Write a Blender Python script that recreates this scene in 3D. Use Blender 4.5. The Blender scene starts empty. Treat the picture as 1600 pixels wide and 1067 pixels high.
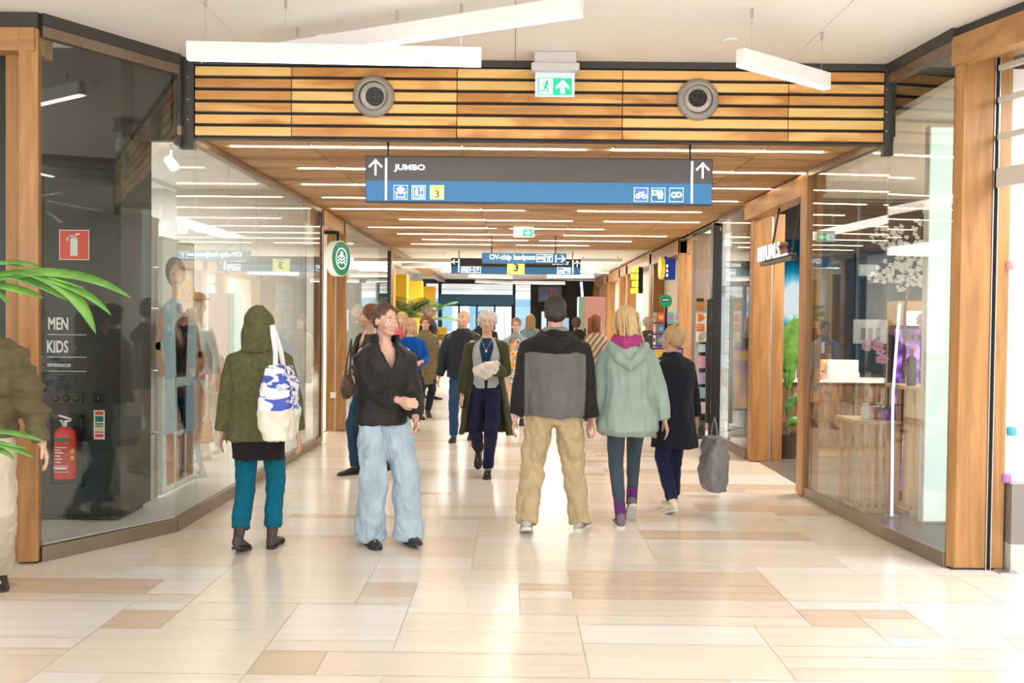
import bpy, bmesh, math, random
from mathutils import Vector, Matrix, Quaternion, noise
random.seed(7)
PI = math.pi
S = bpy.context.scene
COL = S.collection

# ---------------------------------------------------------------- camera, world, light, exposure
F = 1500.0
cam_d = bpy.data.cameras.new('camera')
cam = bpy.data.objects.new('camera', cam_d); COL.objects.link(cam)
cam_d.sensor_width = 36.0; cam_d.lens = F * 36 / 1600; cam_d.clip_end = 300; cam_d.clip_start = .05
CAMR = (Matrix.Rotation(math.radians(.19), 3, 'Z') @ Matrix.Rotation(math.radians(90 - 1.203), 3, 'X')
        @ Matrix.Rotation(math.radians(.6), 3, 'Z'))
CAML = Vector((0, 0, 1.55))
cam.matrix_world = Matrix.Translation(CAML) @ CAMR.to_4x4()
S.camera = cam
w = bpy.data.worlds.new('daylight'); S.world = w; w.use_nodes = True
w.node_tree.nodes['Background'].inputs[0].default_value = (.93, .97, 1, 1)
w.node_tree.nodes['Background'].inputs[1].default_value = 3.0
S.view_settings.view_transform = 'Standard'; S.view_settings.look = 'None'
S.view_settings.gamma = 1.0; S.view_settings.use_curve_mapping = False
S.view_settings.exposure = -0.13
cy = S.cycles
cy.use_denoising = True; cy.max_bounces = 8; cy.diffuse_bounces = 4; cy.glossy_bounces = 4
cy.transmission_bounces = 6; cy.transparent_max_bounces = 24; cy.caustics_reflective = False
cy.caustics_refractive = False; cy.sample_clamp_indirect = 6.0
cy.use_adaptive_sampling = True; cy.adaptive_threshold = .02

def area(name, loc, size, power, color=(1, .95, .88), rot=(0, 0, 0)):
    l = bpy.data.lights.new(name, 'AREA'); l.shape = 'RECTANGLE'; l.size, l.size_y = size
    l.energy = power; l.color = color
    o = bpy.data.objects.new(name, l); COL.objects.link(o); o.location = loc; o.rotation_euler = rot
    return o
# added area lights: one unseen over the hall behind, others under the shop ceilings
sun = bpy.data.lights.new('sun', 'SUN'); sun.energy = 3.0; sun.angle = .02; sun.color = (1, .95, .88)
suno = bpy.data.objects.new('sun', sun); COL.objects.link(suno)
suno.rotation_euler = Vector((.25, .62, -.74)).to_track_quat('-Z', 'Y').to_euler()
area('hall_fill', (0, -1.6, 3.42), (6.5, 2.8), 260, (1, .97, .93))  # unseen lamp added overhead to brighten the foreground
area('clothes_shop_light', (-4.6, 9.2, 3.1), (3.4, 4.2), 190, (1, .97, .93))
area('cosmetics_shop_light', (4.5, 9.7, 3.1), (2.4, 1.4), 230, (1, .96, .9))
area('corner_shop_light', (4.2, 5.0, 3.1), (1.6, 1.6), 130, (.97, .98, 1))
area('cafe_light', (-4.4, 15.5, 2.9), (3.0, 4.0), 260, (1, .95, .88))
area('card_shop_light', (4.5, 14.6, 2.85), (3.0, 3.2), 260, (1, .95, .88))
area('far_hall_fill', (0, 24.0, 2.94), (3.8, 5.0), 460, (1, .95, .88))  # added to brighten the far hall, apart from its linear lamps
area('corridor_fill', (0, 12.5, 2.93), (.5, 8.0), 110, (1, .9, .75))  # added fill for the passage, apart from the LED strips

def ray(px, py):
    return CAMR @ Vector(((px - 800) / F, -(py - 533.5) / F, -1))
def at(px, py, Y):
    d = ray(px, py); return CAML + d * (Y / d.y)
def fl(px, py, z=0):
    d = ray(px, py); return CAML + d * ((z - CAML.z) / d.z)

# ---------------------------------------------------------------- materials
MATS = {}
def nt(name):
    m = bpy.data.materials.new(name); m.use_nodes = True
    return m, m.node_tree, m.node_tree.nodes['Principled BSDF']
def mat(name, col, rough=.5, metal=0, emit=0, ecol=None, bump=0, bscale=200, spec=.5, var=0, vscale=4, coat=0, sheen=0):
    if name in MATS: return MATS[name]
    m, t, b = nt(name)
    b.inputs['Base Color'].default_value = (*col, 1); b.inputs['Roughness'].default_value = rough
    b.inputs['Metallic'].default_value = metal; b.inputs['Specular IOR Level'].default_value = spec
    b.inputs['Coat Weight'].default_value = coat; b.inputs['Sheen Weight'].default_value = sheen
    if emit:
        b.inputs['Emission Color'].default_value = (*(ecol or col), 1); b.inputs['Emission Strength'].default_value = emit
    tc = None
    if bump or var: tc = t.nodes.new('ShaderNodeTexCoord')
    if bump:
        n = t.nodes.new('ShaderNodeTexNoise'); n.inputs['Scale'].default_value = bscale; n.inputs['Detail'].default_value = 3
        t.links.new(tc.outputs['Object'], n.inputs['Vector'])
        bp = t.nodes.new('ShaderNodeBump'); bp.inputs['Strength'].default_value = bump; bp.inputs['Distance'].default_value = .01
        t.links.new(n.outputs['Fac'], bp.inputs['Height']); t.links.new(bp.outputs[0], b.inputs['Normal'])
    if var:
        n = t.nodes.new('ShaderNodeTexNoise'); n.inputs['Scale'].default_value = vscale; n.inputs['Detail'].default_value = 4
        t.links.new(tc.outputs['Object'], n.inputs['Vector'])
        r = t.nodes.new('ShaderNodeValToRGB')
        r.color_ramp.elements[0].position = .3; r.color_ramp.elements[1].position = .7
        r.color_ramp.elements[0].color = (*[c * (1 - var) for c in col], 1)
        r.color_ramp.elements[1].color = (*[min(1, c * (1 + var)) for c in col], 1)
        t.links.new(n.outputs['Fac'], r.inputs[0]); t.links.new(r.outputs[0], b.inputs['Base Color'])
    MATS[name] = m; return m
def wood(name, c1, c2, grain='X', rough=.45, fine=45, coarse=.8, dist=1.5, seed=0, mid=.5, width=.35, along=1.2):
    if name in MATS: return MATS[name]
    m, t, b = nt(name); b.inputs['Roughness'].default_value = rough
    tc = t.nodes.new('ShaderNodeTexCoord'); mp = t.nodes.new('ShaderNodeMapping')
    sc = [fine] * 3; sc['XYZ'.index(grain)] = along
    mp.inputs['Scale'].default_value = sc; mp.inputs['Location'].default_value = (seed * 3.1, seed * 1.7, seed * 2.3)
    t.links.new(tc.outputs['Object'], mp.inputs[0])
    n = t.nodes.new('ShaderNodeTexNoise'); n.inputs['Scale'].default_value = 1; n.inputs['Detail'].default_value = 5
    t.links.new(mp.outputs[0], n.inputs['Vector'])
    mp2 = t.nodes.new('ShaderNodeMapping'); s2 = [fine * .16] * 3; s2['XYZ'.index(grain)] = coarse
    mp2.inputs['Scale'].default_value = s2; mp2.inputs['Location'].default_value = (seed * 7.7, seed * 5.1, seed * 4.9)
    t.links.new(tc.outputs['Object'], mp2.inputs[0])
    n2 = t.nodes.new('ShaderNodeTexNoise'); n2.inputs['Scale'].default_value = 1; n2.inputs['Detail'].default_value = 2
    n2.inputs['Distortion'].default_value = dist
    t.links.new(mp2.outputs[0], n2.inputs['Vector'])
    mx = t.nodes.new('ShaderNodeMath'); mx.operation = 'MULTIPLY_ADD'; mx.inputs[1].default_value = .35
    t.links.new(n.outputs['Fac'], mx.inputs[0]); t.links.new(n2.outputs['Fac'], mx.inputs[2])
    r = t.nodes.new('ShaderNodeValToRGB')
    r.color_ramp.elements[0].position = mid + .17 - width / 2; r.color_ramp.elements[1].position = mid + .17 + width / 2
    r.color_ramp.elements[0].color = (*c1, 1); r.color_ramp.elements[1].color = (*c2, 1)
    t.links.new(mx.outputs[0], r.inputs[0]); t.links.new(r.outputs[0], b.inputs['Base Color'])
    MATS[name] = m; return m
def glass(name, tint=(1, 1, 1), ior=1.75, rough=0):
    if name in MATS: return MATS[name]
    m = bpy.data.materials.new(name); m.use_nodes = True; t = m.node_tree
    t.nodes.clear(); o = t.nodes.new('ShaderNodeOutputMaterial')
    tr = t.nodes.new('ShaderNodeBsdfTransparent'); tr.inputs[0].default_value = (*tint, 1)
    gl = t.nodes.new('ShaderNodeBsdfGlossy'); gl.inputs['Roughness'].default_value = rough
    lw = t.nodes.new('ShaderNodeLayerWeight'); lw.inputs[0].default_value = .5     # Schlick, the same on both faces of the pane
    pw = t.nodes.new('ShaderNodeMath'); pw.operation = 'POWER'; pw.inputs[1].default_value = 4.2
    t.links.new(lw.outputs['Facing'], pw.inputs[0])
    fr = t.nodes.new('ShaderNodeMath'); fr.operation = 'MULTIPLY_ADD'; fr.inputs[1].default_value = .92
    fr.inputs[2].default_value = ((ior - 1) / (ior + 1)) ** 2
    t.links.new(pw.outputs[0], fr.inputs[0])
    mx = t.nodes.new('ShaderNodeMixShader')
    t.links.new(fr.outputs[0], mx.inputs[0]); t.links.new(tr.outputs[0], mx.inputs[1]); t.links.new(gl.outputs[0], mx.inputs[2])
    t.links.new(mx.outputs[0], o.inputs[0]); MATS[name] = m; return m

M_white = mat('painted_white', (.82, .79, .74), .6)
M_plaster = mat('white_plaster', (.83, .80, .76), .8)
M_ceil = mat('ceiling_paint', (.90, .87, .83), .85)
M_dark = mat('anthracite_metal', (.05, .047, .044), .45)
M_black = mat('black_plastic', (.012, .012, .013), .3)
M_matblack = mat('matt_black', (.02, .02, .021), .75)
M_bronze = mat('bronze_rail', (.28, .22, .17), .35, .7, var=.15, vscale=2)
M_steel = mat('brushed_steel', (.55, .53, .5), .35, .9)
M_grey = mat('grey_metal', (.35, .33, .31), .4, .3)
M_glass = glass('shop_glass', (.955, .985, .97))
M_clear = glass('clear_glass', (.97, .99, 1), 1.5)
M_lamp = mat('lamp_diffuser', (1, 1, 1), .5, emit=9, ecol=(1, .96, .9))
M_led = mat('led_strip', (1, .9, .7), .5, emit=16, ecol=(1, .80, .52))
M_lampbody = mat('lamp_housing', (.85, .84, .82), .5)
M_red = mat('signal_red', (.75, .03, .02), .35)
M_green = mat('signal_green', (0, .5, .24), .4, emit=.55, ecol=(0, .62, .30))
M_signwhite = mat('lit_white', (1, 1, 1), .5, emit=1.0, ecol=(.95, 1, 1))
M_paper = mat('paper_white', (.85, .85, .83), .7)
M_post = wood('timber_post', (.31, .145, .045), (.46, .235, .08), 'Z', .4, 60, 1.0, 1, along=2.0)
M_beam_y = wood('timber_beam', (.35, .17, .06), (.50, .275, .105), 'Y', .4, 60, .8, 1, 2)
M_beam_x = wood('timber_beam_cross', (.35, .17, .06), (.50, .275, .105), 'X', .4, 60, .8, 1, 3)

# ---------------------------------------------------------------- mesh helpers
class MB:
    def __init__(s): s.v = []; s.f = []; s.m = []
    def add(s, vs, fs, mi=0):
        o = len(s.v); s.v += [tuple(v) for v in vs]
        for f in fs: s.f.append(tuple(i + o for i in f)); s.m.append(mi)
        return s
    def box(s, x0, x1, y0, y1, z0, z1, mi=0):
        vs = [(x, y, z) for x in (x0, x1) for y in (y0, y1) for z in (z0, z1)]
        return s.add(vs, [(0, 1, 3, 2), (4, 6, 7, 5), (0, 4, 5, 1), (2, 3, 7, 6), (0, 2, 6, 4), (1, 5, 7, 3)], mi)
    def obox(s, c, size, rot=None, mi=0):
        h = [k / 2 for k in size]; c = Vector(c); R = rot if rot is not None else Matrix.Identity(3)
        if isinstance(R, (int, float)): R = Matrix.Rotation(R, 3, 'Z')
        vs = [c + R @ Vector((x, y, z)) for x in (-h[0], h[0]) for y in (-h[1], h[1]) for z in (-h[2], h[2])]
        return s.add(vs, [(0, 1, 3, 2), (4, 6, 7, 5), (0, 4, 5, 1), (2, 3, 7, 6), (0, 2, 6, 4), (1, 5, 7, 3)], mi)
    def bar(s, a, b, wd, z0, z1, mi=0):            # upright slab between plan points a and b
        a = Vector((a[0], a[1], 0)); b = Vector((b[0], b[1], 0)); d = b - a
        return s.obox((a + b) / 2 + Vector((0, 0, (z0 + z1) / 2)), (d.length, wd, z1 - z0), math.atan2(d.y, d.x), mi)
    def loft(s, rings, cap=True, mi=0):
        n = len(rings[0]); vs = [p for r in rings for p in r]; fs = []
        for k in range(len(rings) - 1):
            for i in range(n):
                j = (i + 1) % n
                fs.append((k * n + i, k * n + j, (k + 1) * n + j, (k + 1) * n + i))
        if cap:
            fs.append(tuple(reversed(range(n)))); fs.append(tuple(range((len(rings) - 1) * n, len(rings) * n)))
        return s.add(vs, fs, mi)
    def tube(s, path, rad, n=8, mi=0, round_ends=False, flat=1.0, up=None):
        P = [Vector(p) for p in path]; R = list(rad) if hasattr(rad, '__len__') else [rad] * len(P)
        if round_ends:
            a = (P[0] - P[1]).normalized(); b = (P[-1] - P[-2]).normalized(); r0, r1 = R[0], R[-1]
            P = [P[0] + a * r0 * .95, P[0] + a * r0 * .6] + P + [P[-1] + b * r1 * .6, P[-1] + b * r1 * .95]
            R = [r0 * .3, r0 * .8] + R + [r1 * .8, r1 * .3]
        rings = []; u = Vector(up) if up is not None else None
        for i, p in enumerate(P):
            t = (P[min(i + 1, len(P) - 1)] - P[max(i - 1, 0)])
            t = t.normalized() if t.length > 1e-9 else Vector((0, 0, 1))
            if u is None: u = Vector((1, 0, 0)) if abs(t.x) < .8 else Vector((0, 1, 0))
            u = (u - t * u.dot(t)); u = u.normalized() if u.length > 1e-6 else t.orthogonal().normalized()
            v = t.cross(u)
            rings.append([p + (u * math.cos(k * 2 * PI / n) + v * math.sin(k * 2 * PI / n) * flat) * R[i] for k in range(n)])
        return s.loft(rings, True, mi)
    def ell(s, c, r, n=12, m=8, mi=0, R=None):
        c = Vector(c); rings = []
        for j in range(1, m):
            a = PI * j / m
            ring = []
            for i in range(n):
                b = 2 * PI * i / n
                p = Vector((r[0] * math.sin(a) * math.cos(b), r[1] * math.sin(a) * math.sin(b), -r[2] * math.cos(a)))
                ring.append(c + (R @ p if R else p))
            rings.append(ring)
        return s.loft(rings, True, mi)
    def disc(s, c, nrm, r, th, n=32, mi=0):
        c = Vector(c); nrm = Vector(nrm).normalized()
        return s.tube([c, c + nrm * th], r, n, mi)
    def lathe(s, c, prof, n=24, mi=0, axis=None):   # prof: (r, h)
        R = Vector((0, 0, 1)).rotation_difference(Vector(axis)).to_matrix() if axis is not None else Matrix.Identity(3)
        c = Vector(c)
        rings = [[c + R @ Vector((max(r, 1e-4) * math.cos(2 * PI * i / n), max(r, 1e-4) * math.sin(2 * PI * i / n), h)) for i in range(n)] for r, h in prof]
        return s.loft(rings, True, mi)
    def quad(s, a, b, c, d, mi=0): return s.add([a, b, c, d], [(0, 1, 2, 3)], mi)
    def mesh(s, name, mats):
        me = bpy.data.meshes.new(name); me.from_pydata(s.v, [], s.f)
        for m in (mats if isinstance(mats, (list, tuple)) else [mats]): me.materials.append(m)
        me.polygons.foreach_set('material_index', s.m); me.update()
        return me

def put(name, me, parent=None, world=True):
    o = bpy.data.objects.new(name, me); COL.objects.link(o)
    if parent is not None:
        o.parent = parent
        if world:
            r = parent; L = r.location.copy(); Rz = r.rotation_euler.z
            while r.parent is not None: r = r.parent; L = r.location.copy(); Rz = r.rotation_euler.z
            if parent.parent is None: o.matrix_parent_inverse = (Matrix.Translation(L) @ Matrix.Rotation(Rz, 4, 'Z')).inverted()
    return o
def obj(name, mb, mats, parent=None, smooth=False, bevel=0, world=True):
    me = mb.mesh(name, mats)
    bm = bmesh.new(); bm.from_mesh(me); bmesh.ops.recalc_face_normals(bm, faces=bm.faces); bm.to_mesh(me); bm.free()
    if smooth:
        for p in me.polygons: p.use_smooth = True
        if smooth != 'all': me.set_sharp_from_angle(angle=math.radians(40))
    o = put(name, me, parent, world)
    if bevel:
        b = o.modifiers.new('bevel', 'BEVEL'); b.width = bevel; b.segments = 2; b.limit_method = 'ANGLE'
    return o
def thing(name, label, cat, loc=(0, 0, 0), rz=0, group=None):
    o = bpy.data.objects.new(name, None); COL.objects.link(o); o.empty_display_size = .1
    o.location = loc; o.rotation_euler = (0, 0, rz); o['label'] = label; o['category'] = cat
    if group: o['group'] = group
    return o
def tag(o, label, cat, group=None, kind=None):
    o['label'] = label; o['category'] = cat
    if group: o['group'] = group
    if kind: o['kind'] = kind
    return o
def struct(name, mb, mats, parent=None, **k):
    o = obj(name, mb, mats, parent, **k)
    if parent is None: o['kind'] = 'structure'
    return o
def copy_tree(o, parent=None):
    c = o.copy(); COL.objects.link(c)
    if parent is not None: c.parent = parent
    for ch in list(o.children): copy_tree(ch, c)
    return c

_dg = None
def evalmesh(o):
    dg = bpy.context.evaluated_depsgraph_get()
    dg.update()
    return bpy.data.meshes.new_from_object(o.evaluated_get(dg), depsgraph=dg)
def text_mesh(body, size, depth=.002, bold=0, align='LEFT', squeeze=1.0, space=1.0):
    c = bpy.data.curves.new('t', 'FONT'); c.body = body; c.size = size; c.extrude = depth / 2
    c.offset = bold * size; c.align_x = align; c.space_character = space; c.resolution_u = 3
    o = bpy.data.objects.new('t', c); COL.objects.link(o)
    me = evalmesh(o); bpy.data.objects.remove(o); bpy.data.curves.remove(c)
    if squeeze != 1.0:
        for v in me.vertices: v.co.x *= squeeze
    return me
def text(name, body, size, M, m, parent=None, depth=.002, bold=0, align='LEFT', squeeze=1.0, space=1.0):
    """M: 4x4 that takes the text plane (x right, y up, z out) to the world"""
    me = text_mesh(body, size, depth, bold, align, squeeze, space)
    me.transform(M); me.materials.clear(); me.materials.append(m)
    return put(name, me, parent)
def plane_at(origin, right, up=(0, 0, 1)):
    r = Vector(right).normalized(); u = Vector(up).normalized(); n = r.cross(u)
    M = Matrix((( r.x, u.x, n.x, origin[0]), (r.y, u.y, n.y, origin[1]), (r.z, u.z, n.z, origin[2]), (0, 0, 0, 1)))
    return M
def poly_on(mb, M, pts, th=.002, mi=0):
    """extruded flat polygon, pts in the plane's own x, y"""
    a = [M @ Vector((x, y, 0)) for x, y in pts]; b = [M @ Vector((x, y, th)) for x, y in pts]
    n = len(pts); mb.add(a + b, [tuple(range(n)), tuple(reversed(range(n, 2 * n)))] + [(i, (i + 1) % n, n + (i + 1) % n, n + i) for i in range(n)], mi)
def rect_on(mb, M, x0, y0, x1, y1, th=.002, mi=0, z=0):
    Mz = M @ Matrix.Translation((0, 0, z)); poly_on(mb, Mz, [(x0, y0), (x1, y0), (x1, y1), (x0, y1)], th, mi)
def line_on(mb, M, pts, wd, th=.002, mi=0):
    for (x0, y0), (x1, y1) in zip(pts[:-1], pts[1:]):
        d = Vector((x1 - x0, y1 - y0)); L = d.length
        if L < 1e-9: continue
        d /= L; n = Vector((-d.y, d.x)) * wd / 2; e = d * wd / 2
        poly_on(mb, M, [(x0 - e.x - n.x, y0 - e.y - n.y), (x1 + e.x - n.x, y1 + e.y - n.y), (x1 + e.x + n.x, y1 + e.y + n.y), (x0 - e.x + n.x, y0 - e.y + n.y)], th, mi)
def circ(cx, cy, r, n=20, a0=0, a1=2 * PI):
    return [(cx + r * math.cos(a0 + (a1 - a0) * i / n), cy + r * math.sin(a0 + (a1 - a0) * i / n)) for i in range(n + 1)]

# ================================================================ THE SETTING
ZC = 2.93      # slatted ceiling of the passage
ZH = 3.44      # white ceiling of the hall
ZF = 2.99      # white ceiling of the far hall
KL, KR = (-2.45, 6.93), (2.70, 7.0)
CL, CR = (-2.99, 6.03), (2.786, 6.14)

# floor: stone tiles laid in a 0.30 x 0.15 m module
def tile_mat(name, col, rough=.2):
    m, t, b = nt(name); b.inputs['Roughness'].default_value = rough; b.inputs['Specular IOR Level'].default_value = .6
    tc = t.nodes.new('ShaderNodeTexCoord')
    mp = t.nodes.new('ShaderNodeMapping'); mp.inputs['Scale'].default_value = (.8, 14, 1)
    t.links.new(tc.outputs['Object'], mp.inputs[0])
    n = t.nodes.new('ShaderNodeTexNoise'); n.inputs['Scale'].default_value = 1; n.inputs['Detail'].default_value = 3
    t.links.new(mp.outputs[0], n.inputs['Vector'])
    r = t.nodes.new('ShaderNodeValToRGB')
    r.color_ramp.elements[0].position = .3; r.color_ramp.elements[1].position = .7
    r.color_ramp.elements[0].color = (*[c * .95 for c in col], 1); r.color_ramp.elements[1].color = (*[min(1, c * 1.04) for c in col], 1)
    t.links.new(n.outputs['Fac'], r.inputs[0]); t.links.new(r.outputs[0], b.inputs['Base Color'])
    return m
TILES = [tile_mat('stone_white', (.80, .75, .70)), tile_mat('stone_cream', (.77, .70, .615)), tile_mat('stone_sand', (.74, .65, .55)),
         tile_mat('stone_tan', (.66, .53, .41)), mat('grout', (.50, .40, .31), .9)]
fb = MB(); rnd = random.Random(11)
NX, NY = 34, 262; X0, Y0 = -5.08, -5.0; used = [[0] * NX for _ in range(NY)]
for j in range(NY):
    for i in range(NX):
        if used[j][i]: continue
        run = 0
        while i + run < NX and not used[j][i + run] and run < 6: run += 1
        wdt = min(run, rnd.choice([1, 2, 2, 2, 3, 3, 4, 4, 4])); dep = rnd.choice([1, 1, 1, 1, 2, 2, 2, 3, 4, 4])
        if run - wdt == 1 and wdt < run and rnd.random() < .6: wdt = run
        dep = min(dep, NY - j)
        if wdt == 1: dep = min(dep, 2)
        for b in range(dep):
            for a in range(wdt): used[j + b][i + a] = 1
        x = X0 + i * .3 + .02; y = Y0 + j * .15; g = .0016
        if dep == 1: tone = rnd.choice([3, 2, 0, 0, 1, 2])
        elif dep == 2: tone = rnd.choice([3, 0, 0, 1, 2, 1, 0, 1])
        else: tone = rnd.choice([0, 1, 1, 2, 0])
        fb.quad((x + g, y + g, 0), (x + wdt * .3 - g, y + g, 0), (x + wdt * .3 - g, y + dep * .15 - g, 0), (x + g, y + dep * .15 - g, 0), tone)
fb.quad((-5.1, -5, -.0015), (5.2, -5, -.0015), (5.2, 34.3, -.0015), (-5.1, 34.3, -.0015), 4)
fb.box(-9, 9, -6, 34.3, -.2, -.003, 4)
struct('floor', fb, TILES)

# white ceiling of the hall, panels with fine joints
cb = MB()
js = [-7.7, -3.6, -1.9, -.02, 1.95, 3.7, 6.4]
for a, b in zip(js[:-1], js[1:]):
    for c, d in ((-.2, 3.1), (3.1, 7.3)): cb.box(a + .002, b - .002, c, d - .003, ZH, ZH + .04)
cb.box(-7.7, 6.4, -.2, 18.4, ZH + .03, ZH + .08, 1)
struct('ceiling', cb, [M_ceil, M_grey])
# header wall of the passage with wooden cladding
hb = MB(); hb.box(-2.45, 2.72, 7.03, 7.12, 2.866, ZH)
hb.box(-2.45, -2.35, 6.99, 7.05, 2.78, ZH); hb.box(2.655, 2.72, 6.99, 7.05, 2.78, ZH); hb.box(-2.4, 2.7, 7.0, 7.05, 3.39, ZH)
hw = struct('wall_header', hb, M_dark)
PLK = [wood('maple_light', (.80, .46, .13), (.93, .64, .25), 'X', .35, 22, .9, 2.0, s, .5, .5) for s in (1, 2)] + \
      [wood('maple_heart', (.52, .22, .055), (.93, .55, .19), 'X', .35, 14, .7, 2.6, s, .52, .22) for s in (3,)] + \
      [wood('maple_brown', (.50, .225, .06), (.70, .36, .11), 'X', .35, 20, .9, 2.2, 5, .5, .3)] + \
      [wood('maple_heart_dark', (.56, .26, .07), (.90, .52, .18), 'X', .35, 12, .55, 3.0, 9, .5, .18)]
xs = [-2.345, -1.642, -.441, .760, 1.962, 2.655]
cl = MB(); tones = [[0, 3, 1, 4, 3], [3, 4, 0, 1, 2], [3, 0, 2, 2, 3], [2, 1, 3, 4, 1], [4, 2, 4, 0, 1], [1, 3, 2, 4, 2]]
for r in range(6):
    zt = 3.375 - r * .0865
    for c in range(5):
        cl.box(xs[c] + .003, xs[c + 1] - .003, 6.995, 7.03, zt - .063, zt, tones[r][c])
cl.box(xs[0], xs[-1], 7.022, 7.03, 2.866, 3.38, 5)
obj('cladding', cl, PLK + [M_matblack], hw, bevel=.0015)
fx = MB()
for (px, py) in ((293, 155), (293, 187), (293, 120), (315, 98), (1385, 140), (1385, 175), (1385, 205), (1392, 112), (500, 97)):
    p = at(px, py, 6.985); fx.disc((p.x, 6.988, p.z), (0, -1, 0), .006, .004, 8)
obj('fixing_screws', fx, M_steel, hw)

# slatted timber ceiling
SL = [wood('slat_wood_%s' % n, a, b, 'X', .5, 30, 1.2, 1, s) for n, a, b, s in
      (('mid', (.50, .27, .105), (.70, .42, .19), 11), ('pale', (.58, .33, .14), (.76, .48, .24), 12), ('dark', (.42, .21, .08), (.60, .34, .15), 13))]
led_y = [7.74, 8.79, 9.83, 10.9, 12.0, 13.2, 14.3, 15.35, 16.4, 17.4]
jx = [-2.47, -1.642, -.441, .760, 1.962, 2.66]
led_on = [[(-2.3, .55), (.75, 2.45)], [(-2.0, .76), (1.3, 2.66)], [(-2.2, -.44), (-.2, 1.96), (2.0, 2.6)], [(-2.2, .76), (1.0, 2.5)],
          [(-2.3, .1), (.76, 2.3)], [(-1.6, .76), (1.2, 2.5)], [(-2.2, -.3), (-.1, 1.3)], [(-1.9, .3), (.76, 2.4)], [(-1.6, .2), (.4, 1.96)], [(-1.9, -.44), (0, 1.3)]]
sb = MB(); lb = MB(); y = 7.15; rnd = random.Random(5); tone5 = [0, 1, 0, 2, 0]
while y < 18.35:
    near = min(led_y, key=lambda q: abs(q - y))
    is_led = abs(near - y) < .026
    if is_led:
        for a, b in led_on[led_y.index(near)]: lb.box(a, b, y - .017, y + .017, ZC - .004, ZC + .02)
    else:
        for k in range(5):
            if rnd.random() < .3: tone5[k] = rnd.choice([0, 0, 1, 2])
            sb.box(jx[k] + .004, jx[k + 1] - .004, y - .016, y + .016, ZC + (.002 if k % 2 else 0), ZC + .038, tone5[k])
    y += .052
sb.box(-2.5, 2.7, 7.12, 18.4, ZC + .06, ZC + .1, 3)
sc_ = struct('ceiling', sb, SL + [mat('slat_backing', (.06, .035, .02), .9)])
obj('light_strips', lb, M_led, sc_)
eb = MB(); eb.box(-2.5, 2.75, 18.4, 18.46, ZC, ZF + .1)
struct('trim_1', eb, M_white)
# far hall ceiling
fc = MB()
for a in range(-3, 3):
    for b in range(8): fc.box(a * 1.2 + .003, a * 1.2 + 1.197, 18.46 + b * 1.86 + .003, 18.46 + b * 1.86 + 1.857, ZF, ZF + .04)
fc.box(-3.6, 3.6, 18.4, 33.5, ZF + .03, ZF + .08)
struct('ceiling', fc, M_ceil)

t = MB(); t.box(-4.6, -2.47, 7.0, 7.08, 2.84, ZH + .03); t.box(-2.52, -2.46, 7.0, 18.4, 2.935, ZH + .03); t.box(2.72, 2.78, 7.1, 18.4, 2.935, ZH + .03); struct('trim_31', t, M_dark)
# glazed shop fronts
WN = [0]
def glazing(a, b, cuts, z0=.09, z1=2.87, base=True, top=True, th=.012):
    A = Vector((a[0], a[1])); B = Vector((b[0], b[1])); cs = [0] + cuts + [1]
    for u, v in zip(cs[:-1], cs[1:]):
        p = A.lerp(B, u); q = A.lerp(B, v); d = (q - p).normalized() * .0025
        WN[0] += 1
        struct('window_%d' % WN[0], MB().bar(p + d, q - d, th, z0, z1), M_glass)
    if base:
        t = MB(); t.bar(A, B, .05, 0, z0 + .005); struct('baseboard_%s' % ('left' if A.x < 0 else 'right'), t, M_bronze, bevel=.003)
    if top:
        t = MB(); t.bar(A, B, .06, z1 - .005, z1 + .065); struct('trim_%d' % (WN[0] + 10), t, M_bronze, bevel=.003)
glazing(CL, KL, [], z1=3.30)
glazing(KL, (-2.43, 11.93), [.085, .25, .42, .585, .79])
glazing((-2.43, 13.42), (-2.43, 18.3), [.2, .4, .6, .8])
glazing(CR, KR, [], z1=3.30)
glazing(KR, (2.62, 8.58), [.33, .68])
glazing((2.66, 10.95), (2.66, 12.55), [.5])
# dark corner mullions and the dark frieze under the hall ceiling
t = MB(); t.bar(CL, KL, .07, 3.365, ZH); t.bar((-4.8, 6.03), CL, .07, 3.33, ZH); struct('trim_2', t, M_dark)
t = MB(); t.bar(CR, KR, .07, 3.365, ZH); t.bar((2.83, 6.16), (4.0, 2.3), .1, 3.38, ZH); struct('trim_3', t, M_dark)
t = MB(); t.bar(KL, (-2.45, 7.02), .05, 2.8, ZH); t.bar(KR, (2.70, 7.04), .05, 2.8, ZH); struct('trim_4', t, M_dark)

# timber portals
def portal(name, posts, beams, mats):
    b = MB()
    for p in posts: b.box(*p)
    o = struct(name, b, M_post, bevel=.006)
    for k, (q, m) in enumerate(beams):
        c = MB(); c.box(*q) if len(q) == 6 else c.bar(*q); obj('head_beam', c, m, o, bevel=.006)
    return o
# hall, clothes shop corner
b = MB(); b.bar((-3.10, 6.00), (-2.99, 6.03), .11, .012, 3.335); b.box(-3.225, -3.10, 6.06, 6.2, .012, 3.2)
o = struct('trim_5', b, M_post, bevel=.006)
c = MB(); c.box(-4.9, -2.99, 5.95, 6.2, 3.19, 3.335); obj('head_beam', c, M_beam_x, o, bevel=.006)
c = MB(); c.box(-3.27, -3.225, 6.08, 6.16, 0, 3.19); obj('door_track', c, M_black, o)
c = MB(); c.box(-3.10, -2.99, 5.98, 6.1, 0, .012); obj('foot_plate', c, M_matblack, o)
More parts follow.
